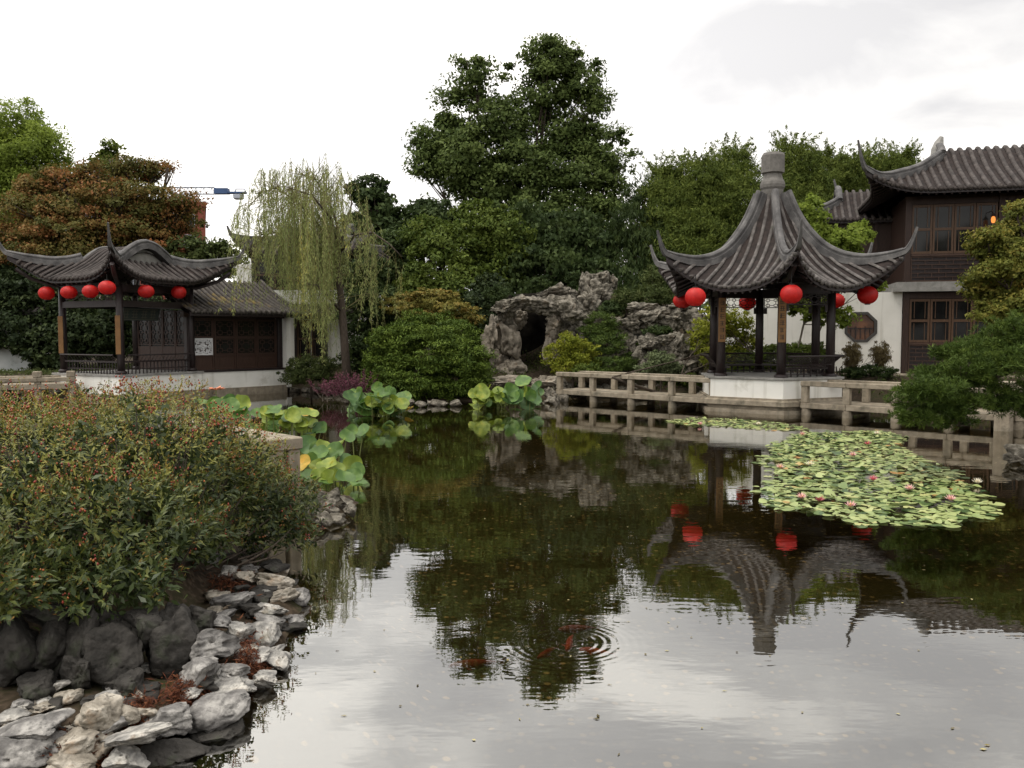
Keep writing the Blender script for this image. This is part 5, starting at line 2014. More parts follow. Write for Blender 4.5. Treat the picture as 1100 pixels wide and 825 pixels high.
L_PURPLE = leaf_mat('flower_purple', [(0, (.07, .028, .05)), (.5, (.13, .045, .085)), (1, (.19, .075, .13))])
L_RUSTTWIG = leaf_mat('leaf_rusty', [(0, (.08, .06, .04)), (.5, (.13, .10, .06)), (1, (.17, .14, .08))])


def at(px, d):
    x = PX(px, 400, d).x
    return (x, d, gh(x, d) - .03)


RB = np.random.default_rng(2)
# --- the tall tree in the middle
tree('broadleaf_tree', 'tallest tree, a dark broadleaf with open forked crown rising against the sky in the middle', 'tree', at(560, 45),
     px_blobs([(590, 62, 30, 20, 45), (620, 90, 30, 26, 45.5), (575, 95, 30, 28, 44.5), (510, 82, 20, 24, 45), (495, 120, 24, 26, 45), (540, 130, 30, 28, 44), (470, 150, 26, 22, 45.5),
               (505, 165, 34, 28, 44.5), (460, 178, 18, 16, 45), (600, 140, 34, 26, 45), (640, 150, 26, 24, 45.5), (655, 172, 22, 18, 45), (560, 178, 36, 30, 44), (615, 185, 40, 30, 44.5),
               (650, 205, 26, 28, 45), (520, 205, 36, 30, 44.5), (580, 225, 44, 32, 43.5), (630, 240, 38, 30, 44), (540, 250, 34, 30, 43.5), (595, 270, 44, 30, 43), (490, 185, 20, 18, 45), (640, 110, 14, 12, 45)], RB),
     105000, .20, L_BROAD, 21, .17, clump=.78, per=130, shell=.45, trunks=3, fork=.1)
tree('evergreen_tree', 'dense dark evergreen with drooping boughs under the tallest tree, above the waterfall rocks', 'tree', at(575, 39),
     px_blobs([(560, 255, 45, 30, 39), (610, 265, 45, 35, 38.5), (585, 290, 50, 28, 38), (535, 290, 40, 30, 38), (640, 275, 30, 35, 38.5), (560, 315, 30, 14, 37), (640, 300, 25, 18, 37)], RB),
     26000, .22, L_DEEP, 22, .2, clump=.6, per=60, tilt=(0, 0, -.5))
tree('broadleaf_tree', 'mid green bushy tree half in front of the tallest tree, above the cave', 'tree', at(528, 38), px_blobs([(515, 235, 26, 18, 38.5), (540, 250, 30, 20, 38), (520, 268, 28, 18, 37.6), (550, 275, 24, 16, 37.6), (530, 292, 26, 14, 37.2)], RB), 17000, .17, L_MID, 29, .12, clump=.5, per=60)
tree('evergreen_tree', 'mid green fir-like tree left of the tallest tree, above the golden maple', 'tree', at(485, 37),
     px_blobs([(480, 265, 36, 24, 37), (470, 295, 40, 26, 36.5), (500, 310, 34, 26, 36), (455, 320, 30, 20, 36), (490, 335, 34, 16, 35.5), (460, 250, 26, 18, 38)], RB), 18000, .17, L_MID, 23, .15, clump=.5, per=60)
tree('conifer_tree', 'dark blue-green conifer standing just left of the tallest tree against the sky', 'tree', at(450, 41),
     px_blobs([(450, 235, 22, 16, 41), (445, 255, 26, 22, 41), (462, 225, 12, 12, 41), (475, 245, 26, 26, 41)], RB), 12000, .2, L_DEEP, 24, .15, clump=.5, per=60)
tree('broadleaf_tree', 'dark round-topped tree just right of the willow, standing alone against the sky', 'tree', at(402, 42),
     px_blobs([(395, 205, 18, 16, 42), (405, 225, 24, 18, 42), (392, 240, 24, 16, 42), (415, 245, 16, 14, 42), (403, 268, 26, 18, 42)], RB), 9000, .24, L_DEEP, 25, .2, clump=.6, per=70, fork=.1)
tree('conifer_tree', 'dark low conifer between the willow and the fir-like tree', 'tree', at(428, 39), px_blobs([(428, 270, 20, 22, 39), (436, 300, 24, 24, 38.5), (420, 295, 18, 20, 38.5)], RB), 11000, .2, L_DEEP, 27, .12, clump=.5, per=60)
tree('cedar_tree', 'dark feathery cedar between the tallest tree and the bamboo', 'tree', at(690, 38),
     px_blobs([(690, 215, 18, 22, 39), (680, 245, 26, 28, 38), (698, 270, 26, 30, 38), (675, 285, 24, 28, 37.5), (712, 300, 26, 24, 37), (685, 310, 26, 20, 36)], RB), 18000, .24, L_DEEP, 26, .16, bark=surf('bark_red', [(.3, (.07, .03, .018)), (.7, (.15, .07, .042))], 7, .9, .4), clump=.5, per=50, tilt=(0, 0, -.7), aspect=.22)
# --- bamboo behind the pavilion
BG = 'bamboo clumps behind the hexagonal pavilion'
for i, (lst, lab) in enumerate((
        ([(712, 200, 20, 20, 39), (720, 235, 26, 28, 38.5), (725, 270, 28, 26, 38)], 'bamboo clump at the left end, beside the dark feathery cedar'),
        ([(748, 195, 26, 22, 39), (755, 225, 30, 26, 38.5), (745, 255, 28, 26, 38), (750, 285, 28, 20, 37.5)], 'bamboo clump rising behind the left half of the hexagonal roof'),
        ([(785, 182, 26, 22, 39.5), (790, 215, 30, 26, 39), (785, 250, 32, 26, 38.5)], 'bamboo clump just left of the stone finial'),
        ([(850, 178, 24, 24, 39.5), (842, 205, 24, 24, 39), (850, 235, 34, 26, 38.5)], 'bamboo clump just right of the stone finial'),
        ([(885, 185, 22, 20, 40), (880, 215, 26, 26, 39)], 'bamboo clump left of the two-storey hall\'s upturned roof tip'),
        ([(940, 185, 24, 18, 41), (968, 182, 18, 14, 41), (915, 195, 22, 20, 41)], 'bamboo clump showing above the two-storey hall\'s left roof edge'))):
    d0 = lst[0][4]
    tree('bamboo_clump', lab, 'bamboo', at(lst[0][0], d0), px_blobs(lst, RB), 11000 * len(lst), .17, L_BAMBOO, 40 + i, .05, bark=M_BARKPALE, clump=.6, per=90,
         tilt=(0, 0, -.45), aspect=.22, trunks=4, group=BG, shell=.4, fork=.6, stem_name='cane', crown_name='foliage', plume=34)
tree('small_leaf_tree', 'light green small tree with thin forked stems, behind the right side of the hexagonal pavilion', 'tree', at(848, 28.6),
     px_blobs([(885, 255, 20, 16, 28.5), (905, 262, 18, 14, 28.3), (925, 250, 12, 10, 28.5), (870, 235, 18, 22, 28.8), (880, 285, 26, 18, 28.5), (915, 288, 24, 16, 28.2), (860, 325, 16, 16, 28.2),
               (885, 330, 20, 16, 28), (905, 340, 10, 8, 28), (935, 300, 12, 14, 28.5), (862, 265, 18, 20, 28.8)], RB), 17000, .14, L_BRIGHT, 50, .042, bark=M_BARKPALE, clump=.34, per=40, aspect=.6, trunks=2, fork=.0, shell=.35)
# --- left side
tree('leafy_tree', 'bright yellow-green tree at the far left edge of the skyline', 'tree', at(10, 50),
     px_blobs([(10, 135, 34, 24, 50), (45, 160, 28, 22, 49.5), (5, 180, 36, 30, 49.5), (65, 185, 14, 16, 50), (35, 205, 36, 26, 49), (-20, 160, 30, 34, 50), (10, 240, 40, 30, 49)], RB), 52000, .17, L_BRIGHT, 60, .3, clump=.95, per=130, fork=.1)
tree('conifer_tree', 'small narrow dark tree poking up behind the russet maple', 'tree', at(116, 50),
     px_blobs([(116, 162, 9, 8, 50), (114, 175, 13, 10, 50), (117, 190, 14, 12, 50), (115, 210, 18, 14, 50)], RB), 5000, .26, L_MID, 61, .15, clump=.5, per=50)
tree('japanese_maple', 'large russet and green maple spreading behind the square pavilion roof', 'tree', at(105, 37),
     px_blobs([(62, 186, 24, 9, 37), (95, 178, 18, 7, 37.2), (132, 176, 22, 7, 37), (38, 200, 24, 10, 37), (100, 195, 30, 10, 37), (150, 185, 28, 8, 37.5), (170, 182, 14, 6, 37), (60, 205, 40, 12, 36.8), (130, 205, 40, 11, 36.5), (30, 225, 40, 14, 36.5), (85, 225, 44, 13, 36), (150, 222, 44, 12, 36.5),
               (185, 215, 28, 8, 37), (190, 232, 28, 9, 37), (20, 250, 40, 14, 36), (75, 250, 48, 14, 35.5), (135, 245, 46, 14, 36), (180, 250, 32, 12, 36.5), (95, 272, 50, 12, 35.5), (40, 275, 44, 14, 35.5), (150, 268, 40, 12, 36),
               (10, 270, 30, 16, 36), (180, 180, 10, 4, 37), (205, 222, 12, 5, 37)], RB, 1.1), 75000, .12, L_RUSSET, 62, .20, clump=.62, per=110, flat=.5, shell=.3, aspect=.7, up=.8, fork=.0, trunks=2, tone_w=.7)
tree('dark_shrub', 'low dark green shrub on the skyline below the crane, right of the russet maple', 'shrub', at(225, 36),
     px_blobs([(205, 268, 24, 12, 36), (235, 270, 18, 10, 36), (185, 285, 30, 10, 35.5), (240, 285, 22, 12, 36)], RB), 7000, .16, L_OLIVE, 63, .1, clump=.4, per=50)
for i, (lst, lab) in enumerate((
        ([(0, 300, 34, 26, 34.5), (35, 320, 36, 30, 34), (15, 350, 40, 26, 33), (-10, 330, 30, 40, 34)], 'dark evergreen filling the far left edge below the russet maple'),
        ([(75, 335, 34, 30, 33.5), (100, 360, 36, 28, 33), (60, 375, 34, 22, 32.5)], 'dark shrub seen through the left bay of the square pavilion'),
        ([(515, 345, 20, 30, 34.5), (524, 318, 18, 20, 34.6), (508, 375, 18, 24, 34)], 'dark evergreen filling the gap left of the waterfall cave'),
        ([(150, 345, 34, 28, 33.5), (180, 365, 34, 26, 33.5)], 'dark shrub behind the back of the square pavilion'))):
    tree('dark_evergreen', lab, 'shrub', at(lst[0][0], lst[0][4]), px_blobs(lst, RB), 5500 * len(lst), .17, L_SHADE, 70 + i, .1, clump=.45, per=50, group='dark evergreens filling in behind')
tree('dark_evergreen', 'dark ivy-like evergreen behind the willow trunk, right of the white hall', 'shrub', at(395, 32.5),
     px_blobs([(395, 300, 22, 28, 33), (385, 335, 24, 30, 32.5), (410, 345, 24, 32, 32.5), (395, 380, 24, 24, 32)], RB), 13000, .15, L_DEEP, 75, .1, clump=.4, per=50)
tree('golden_maple', 'golden orange maple in flat layers behind the dark rounded shrub', 'tree', at(460, 31.5),
     px_blobs([(440, 322, 26, 7, 31.5), (465, 318, 26, 7, 31.2), (480, 328, 26, 7, 31), (450, 335, 34, 8, 31), (495, 340, 22, 8, 31), (480, 345, 26, 8, 30.8), (425, 330, 18, 7, 31.5), (505, 345, 14, 8, 30.8)], RB, 1.2),
     14000, .11, L_GOLD, 76, .06, clump=.3, per=45, flat=.3, shell=.2, aspect=.7, up=.8, fork=0, trunks=2)
tree('rounded_shrub', 'large dark green rounded shrub with layered boughs at the water, middle left', 'shrub', at(458, 28.8),
     px_blobs([(458, 350, 34, 14, 28.6), (430, 365, 30, 18, 28.2), (485, 362, 28, 18, 28.2), (458, 375, 44, 24, 27.8), (418, 390, 26, 22, 28.0), (500, 385, 26, 20, 28), (445, 405, 40, 22, 27.6), (490, 408, 34, 20, 27.8),
               (415, 410, 24, 18, 28), (510, 400, 16, 16, 28.2), (465, 420, 48, 12, 27.8)], RB), 75000, .11, L_MOUND, 77, .08, clump=.34, per=70, flat=.34, shell=.72, aspect=.3, up=.9, outward=1.0, limbs=False, spray=.05)
tree('low_shrub', 'small grey-green shrub at the water below the white hall', 'shrub', at(334, 31.2),
     px_blobs([(335, 395, 24, 14, 31), (318, 403, 16, 10, 31), (352, 402, 14, 12, 31)], RB), 9000, .10, L_OLIVE, 78, .04, clump=.22, per=40, aspect=.35)
tree('yellow_shrub', 'yellow-green bush in front of the waterfall cave\'s right pillar', 'shrub', at(616, 29.8),
     px_blobs([(612, 368, 12, 10, 29.8), (600, 382, 16, 14, 29.7), (622, 380, 20, 16, 29.8), (610, 394, 22, 9, 29.6), (632, 390, 14, 11, 29.8)], RB), 9000, .09, L_YELLOW, 79, .03, clump=.20, per=35, aspect=.5)
for i, (lst, lab) in enumerate((([(645, 345, 16, 10, 31.5), (638, 356, 16, 8, 31.3), (655, 352, 12, 8, 31.5)], 'uppermost dark green cloud-pruned pine mound on the rockery'),
                                ([(652, 368, 26, 12, 30.8), (672, 370, 14, 10, 31), (635, 372, 16, 8, 31)], 'middle dark green cloud-pruned pine mound'),
                                ([(655, 392, 24, 9, 30.2), (675, 388, 12, 9, 30.3), (640, 398, 18, 6, 30)], 'lowest dark green cloud-pruned pine mound above the footbridge'))):
    tree('pruned_pine', lab, 'shrub', at(655, lst[0][4]), px_blobs(lst, RB), 10000, .10, L_PINE, 80 + i, .05, clump=.20, per=50, flat=.4, shell=.6, aspect=.16, up=.8, outward=1.2, group='cloud-pruned pines on the rockery')
tree('silvery_bush', 'pale silvery green bush behind the footbridge rail, left of the pavilion', 'shrub', at(710, 28.4),
     px_blobs([(710, 388, 16, 9, 28.4), (700, 396, 14, 7, 28.3), (720, 396, 12, 8, 28.3)], RB), 6500, .08, L_SILVER, 84, .03, clump=.18, per=35, aspect=.5)
tree('olive_conifer', 'olive dwarf conifer at the top of the upper rock wall', 'shrub', at(702, 33),
     px_blobs([(702, 300, 12, 14, 33), (695, 318, 16, 12, 33), (712, 320, 14, 10, 33)], RB), 7000, .12, L_OLIVE, 85, .05, clump=.28, per=40, aspect=.3)
tree('olive_conifer', 'small olive conifer growing left of the upper rock wall', 'shrub', at(675, 33.2),
     px_blobs([(672, 322, 12, 10, 33), (680, 332, 12, 6, 33), (664, 330, 10, 8, 33)], RB), 4500, .12, L_OLIVE, 86, .04, clump=.25, per=40, aspect=.3)
tree('yellow_shrub', 'tall yellow-green shrub seen between the left columns of the hexagonal pavilion', 'shrub', at(788, 29),
     px_blobs([(770, 345, 18, 18, 29.2), (790, 350, 20, 18, 29), (760, 365, 18, 22, 29.2), (800, 370, 16, 14, 29), (778, 385, 24, 16, 29)], RB), 12000, .10, L_YELLOW, 87, .05, clump=.25, per=40, aspect=.5, trunks=3, fork=0)
for i, (px, py, rx, ry, d, lab) in enumerate(((795, 390, 26, 12, 28.4, 'low clipped green hedge seen through the left of the hexagonal pavilion'), (835, 385, 26, 14, 29, 'low green hedge in the middle behind the hexagonal pavilion'),
                                              (868, 382, 24, 14, 29.4, 'rounded green hedge right of centre behind the hexagonal pavilion'))):
    tree('low_hedge', lab, 'hedge', at(px, d), px_blobs([(px, py, rx, ry, d)], RB), 6500, .09, L_MID, 90 + i, .03, clump=.2, per=40, group='hedges behind the pavilion', shell=.7)
for i, (px, lab) in enumerate(((915, 'twiggy brownish bush under the octagonal window'), (945, 'twiggy brownish bush right of the octagonal window'))):
    tree('twiggy_bush', lab, 'shrub', at(px, 28.9), px_blobs([(px - 2, 384, 7, 14, 28.9), (px + 3, 380, 7, 12, 28.9)], RB), 3800, .09, L_RUSTTWIG, 95 + i, .02, clump=.15, per=25, tilt=(0, 0, .8), aspect=.2, trunks=5, fork=.3, group='twiggy bushes by the white wall')
tree('low_hedge', 'dark low hedge strip at the foot of the white wall', 'hedge', at(930, 28.4), px_blobs([(915, 400, 14, 5, 28.4), (932, 398, 14, 6, 28.4), (950, 400, 12, 5, 28.4)], RB), 6000, .07, L_DEEP, 98, .02, clump=.12, per=40, shell=.6, limbs=False)
for i, (px, py, rx, ry, d, lab) in enumerate(((578, 304, 12, 6, 33.2, 'fern tuft growing on top of the crowning boulder over the cave'), (655, 333, 12, 9, 32.2, 'green tuft in the cleft below the topmost rockery peak'),
                                              (628, 398, 12, 7, 29.6, 'green tuft behind the left end of the footbridge rail'), (706, 355, 14, 4, 30.2, 'creeping green tuft between the upper and lower rock walls'),
                                              (535, 316, 14, 9, 32.4, 'dark fern tuft at the left shoulder of the cave roof'), (618, 300, 10, 8, 33.8, 'dark tuft behind the craggy rockery rocks'), (735, 408, 20, 7, 28.6, 'bright green water-side tuft left of the pavilion base'))):
    tree('fern_tuft', lab, 'fern', (PX(px, py, d).x, d, PX(px, py + ry, d).z), px_blobs([(px, py, rx, ry, d)], RB), 2200, .10, L_MID if i in (2, 6) else L_DEEP, 110 + i, .02, clump=.16, per=30, shell=.3, limbs=False, aspect=.4, group='tufts on the rockery')
# --- right foreground maple and pine
tree('japanese_maple', 'olive and gold maple at the right edge beyond the pine, before the two-storey hall', 'tree', (15.6, 25.0, gh(15.6, 25.0)),
     px_blobs([(1098, 224, 14, 7, 24.8), (1098, 243, 20, 8, 24.5), (1062, 254, 14, 5, 24.2), (1105, 250, 30, 12, 24.8), (1070, 268, 24, 8, 24.2), (1100, 275, 30, 12, 24.5), (1072, 290, 24, 9, 24.4), (1100, 300, 30, 12, 24.4), (1062, 312, 22, 9, 24.2),
               (1090, 325, 30, 12, 24.2), (1068, 335, 18, 8, 24.1), (1130, 260, 36, 26, 25.1), (1140, 310, 36, 26, 25.1), (1056, 262, 10, 5, 24.1), (1050, 302, 10, 5, 24.1), (1120, 225, 24, 14, 25.1)], RB, 1.2, .6),
     60000, .105, L_MAPLE, 101, .14, clump=.45, per=100, flat=.42, shell=.2, aspect=.6, up=.6, fork=.1, tone_w=.6)


def pine():
    rg = np.random.default_rng(7)
    base = np.array([10.3, 15.0, gh(10.3, 15.0) - .05])
    root = thing('leaning_pine', 'dark green pine leaning low over the water at the right edge', 'tree', tuple(base))
    bl = px_blobs([(1090, 358, 36, 13, 13.6), (1060, 372, 34, 11, 13.4), (1030, 380, 26, 9, 13.3), (1085, 388, 36, 12, 13.3), (1045, 395, 36, 11, 13.2), (1012, 402, 30, 10, 13.2), (1000, 418, 32, 11, 13.1),
                   (978, 432, 22, 10, 13.0), (1010, 440, 34, 10, 13.0), (985, 448, 22, 8, 12.9), (1040, 432, 28, 9, 13.2), (1075, 425, 16, 16, 13.5), (1100, 430, 20, 20, 13.6), (1125, 380, 36, 22, 13.8), (1040, 412, 26, 8, 13.2),
                   (1110, 345, 26, 12, 13.8), (1030, 455, 18, 6, 13.0)], rg, 1.1, .4)
    bl = [(c - base, r) for c, r in bl]
    nt_ = 6500                                     # tufts
    P, N, tone, cc, _ = clump_points(rg, bl, nt_, .16, 7, .5, .35)
    per = 15
    C = np.repeat(P, per, 0)
    T = np.repeat(norm(N + np.array([0, 0, .5])), per, 0)
    ax = norm(T * .8 + unit(rg, len(C)) * .9)
    L = rg.uniform(.06, .11, len(C))
    C = C + ax * L[:, None] * .5
    tint = np.clip(np.repeat(tone * .5 + rg.random(nt_) * .35, per) + rg.random(len(C)) * .15, 0, 1)
    leaf_object('crown', C, ax, unit(rg, len(C)), L, L * .13, tint, L_PINE, root, 0, 0)
    mb = MB()
    tr = [np.array(p) - base for p in (base + np.array([0, 0, -.1]), PX(1150, 400, 14.6), PX(1105, 385, 14.0), PX(1062, 405, 13.6), PX(1030, 415, 13.3), PX(1000, 428, 13.1), PX(975, 440, 13.0))]
    mb.tube(tr, [.17, .15, .12, .09, .065, .045, .02], 8)
    for c, r in bl:
        s = tr[int(np.argmin([np.linalg.norm(c - q) for q in tr[1:]])) + 1]
        pth = limb_path(s, c + np.array([0, 0, -r[2] * .4]), rg, .1, 5)
        mb.tube(pth, np.linspace(.04, .015, 5), 6)
        for q in range(6):
            mb.tube(limb_path(pth[rg.integers(2, 5)], c + unit(rg, 1)[0] * r * .9, rg, .1, 4), np.linspace(.014, .005, 4), 4)
    mb.build('trunk', M_BARK, root, True)


pine()


def willow():
    rg = np.random.default_rng(17)
    bx, by = PX(374, 400, 29.8).x, 29.8
    base = np.array([bx, by, gh(bx, by) - .1])
    root = thing('weeping_willow', 'pale yellow-green weeping willow with thin leaning trunk in front of the white hall', 'tree', tuple(base))
    top = curve([255, 262, 280, 300, 330, 360, 385, 400, 420, 438], [228, 212, 190, 180, 182, 186, 206, 232, 258, 275])
    bot = curve([255, 270, 300, 330, 350, 370, 390, 410, 438], [285, 300, 335, 372, 392, 300, 345, 345, 312])
    mb = MB()
    B = lambda px, py, d=29.8: np.array(PX(px, py, d)) - base
    trunk = [np.array([0, 0, 0]), B(370, 370), B(368, 340), B(365, 310), B(363, 285), B(364, 268)]
    mb.tube(trunk, [.17, .145, .13, .12, .11, .10], 9)
    limbs = [[B(364, 268), B(352, 255), B(338, 236), B(318, 215), B(296, 202), B(276, 208)], [B(363, 275), B(345, 268), B(320, 260), B(298, 250), B(280, 252)],
             [B(364, 268), B(362, 240), B(352, 212), B(338, 192), B(322, 186)], [B(364, 268), B(372, 240, 30.4), B(378, 218, 30.6), B(372, 198, 30.8)],
             [B(364, 272), B(382, 252, 29.2), B(400, 250, 29), B(418, 262, 28.8), B(432, 276, 28.7)], [B(367, 335), B(352, 318, 29), B(340, 306, 28.6), B(328, 305, 28.3)],
             [B(364, 268), B(350, 240, 30.8), B(330, 222, 31.3), B(310, 218, 31.6)], [B(364, 268), B(356, 235, 28.8), B(335, 210, 28.2), B(306, 200, 27.9)]]
    pts = []
    for l in limbs:
        mb.tube(l, np.linspace(.06, .012, len(l)), 7)
        for a, b in zip(l[:-1], l[1:]):
            for u in np.linspace(0, 1, 5)[:-1]:
                pts.append(a + (b - a) * u)
    mb.build('trunk', M_BARK, root, True)
    pts = np.array(pts[4:])
    n = 500
    Cs, As, Ts, tw = [], [], [], MB()
    for i in range(n):
        px = np.clip(rg.normal(330, 38), 256, 434)
        if 366 < px < 384 and rg.random() < .5:
            px -= 40
        t0 = float(top(px))
        py = t0 + rg.random() ** 1.3 * 95 - 6 + rg.normal() * 5
        d = 29.6 + rg.normal() * 1.0
        s = np.array(PX(px, py, d)) - base
        e = float(bot(px)) - rg.random() ** .8 * 105
        if e < py + 22:
            e = py + rg.uniform(22, 60)
        end_z = PX(px, e, d).z - base[2]
        near = pts[np.argmin(((pts - s) ** 2).sum(1) + rg.random(len(pts)) * .8)]
        # arch from the limb up and out to s, then hang
        dirv = s - near
        a = limb_path(near, s, rg, .10, 5)
        sway = rg.normal(size=2) * .16 + dirv[:2] * .18
        k = max(6, int((s[2] - end_z) / .16))
        u = np.linspace(0, 1, k)[:, None]
        hang = s + np.concatenate([sway * u ** .6 + .03 * np.sin(u * 5 + rg.random() * 6), -(s[2] - end_z) * u], 1)
        path = np.concatenate([a[:-1], hang])
        tw.tube(path, np.linspace(.010, .004, len(path)), 3, False)
        m = int(len(hang) * rg.uniform(3.0, 7.5)) + 5
        q = rg.random(m) * (len(hang) - 1)
        j = q.astype(int)
        f = (q - j)[:, None]
        C = hang[j] * (1 - f) + hang[np.minimum(j + 1, len(hang) - 1)] * f + rg.normal(size=(m, 3)) * .035
        Cs.append(C)
        As.append(norm(np.array([0, 0, -1.0]) + rg.normal(size=(m, 3)) * .38))
        y = 1.0 if (rg.random() < .05 or (318 < px < 335 and py > 230) or (px > 420 and rg.random() < .5)) else rg.random() * .75
        Ts.append(np.clip(np.full(m, y * .7) + rg.random(m) * .3, 0, 1))
    C, A, T = np.concatenate(Cs), np.concatenate(As), np.concatenate(Ts)
    L = rg.uniform(.08, .15, len(C))
    leaf_object('crown', C + A * L[:, None] * .5, A, unit(rg, len(C)), L, L * .17, T, L_WILLOW, root, 0, 0)
    tw.build('twigs', surf('willow_twig', [(.3, (.12, .11, .04)), (.7, (.17, .15, .06))], 4, .8, 0), root)


willow()

# purple flower spikes at the water
for i, (px, py, lab) in enumerate(((372, 432, 'tallest purple flower clump at the water in front of the willow trunk'), (386, 430, 'purple flower clump between the willow and the dark rounded shrub'), (356, 431, 'leftmost small purple flower clump in front of the willow'))):
    g = GX(px, py, .05)
    rg = np.random.default_rng(120 + i)
    root = thing('purple_loosestrife', lab, 'flowers', tuple(g), 0, 'purple flowers on the far bank')
    C, A, St = [], [], MB()
    for k in range(16):
        b = np.array([rg.normal() * .15, rg.normal() * .15, 0])
        tip = b + np.array([rg.normal() * .28, rg.normal() * .2, rg.uniform(.55, 1.0 if i < 2 else .7)])
        St.tube(limb_path(b, tip, rg, .05, 5), np.linspace(.008, .003, 5), 4)
        m = 80
        u = rg.uniform(.35, 1, m)[:, None]
        C.append(b + (tip - b) * u + rg.normal(size=(m, 3)) * .03)
    C = np.concatenate(C)
    St.build('stem', M_BARKPALE, root)
    leaf_object('flower_spikes', C, unit(rg, len(C)), unit(rg, len(C)), .05, .035, rg.random(len(C)), L_PURPLE, root)

# low bank planting, one soft mass each side
def groundcover():
    rg = np.random.default_rng(31)
    P = np.c_[rg.uniform(-22, 22, 60000), rg.uniform(24, 40, 60000)]
    d = poly_sd(P, POND)
    ok = (d > .35) & (fbm(np.c_[P * .9, P[:, 0] * 0], 4) > -.1)
    ok &= ~((P[:, 0] > 6.5) & (P[:, 1] < 30.6) & (P[:, 1] > 28.9))
    P = P[ok]
    z = ground_h(P) + rg.uniform(.0, .16, len(P))
    n = len(P)
    o = leaf_object('ground_cover', np.c_[P, z], norm(unit(rg, n) + np.array([0, 0, .7])), norm(unit(rg, n) + np.array([0, 0, 1.])), rg.uniform(.07, .16, n), .05, rg.random(n), L_OLIVE, None)
    tag(o, 'low leafy ground cover on the far banks under the shrubs', 'ground cover', kind='stuff')
    P = np.c_[rg.uniform(-12, -2.2, 30000), rg.uniform(2.5, 13, 30000)]
    P = P[(poly_sd(P, POND) > .5) & (poly_sd(P, BANK) < -.1)]
    n = len(P)
    o = leaf_object('bank_ground_cover', np.c_[P, ground_h(P) + rg.uniform(0, .10, n)], norm(unit(rg, n) + np.array([0, 0, .7])), norm(unit(rg, n) + np.array([0, 0, 1.])), rg.uniform(.04, .10, n), .03, rg.random(n), L_OLIVE, None)
    tag(o, 'low leafy ground cover around the foreground bush', 'ground cover', kind='stuff')
    P = np.c_[rg.uniform(-110, 110, 26000), rg.uniform(52, 75, 26000)]
    z = rg.random(26000) ** .8 * (5 + 2.2 * fbm(np.c_[P * .12, P[:, 0] * 0], 8))
    o = leaf_object('far_wood', np.c_[P, z], unit(rg, 26000), unit(rg, 26000), rg.uniform(.5, 1.0, 26000), .5, rg.random(26000), L_DEEP, None)
    tag(o, 'far dark trees closing the view beyond the garden', 'trees', kind='stuff')


groundcover()


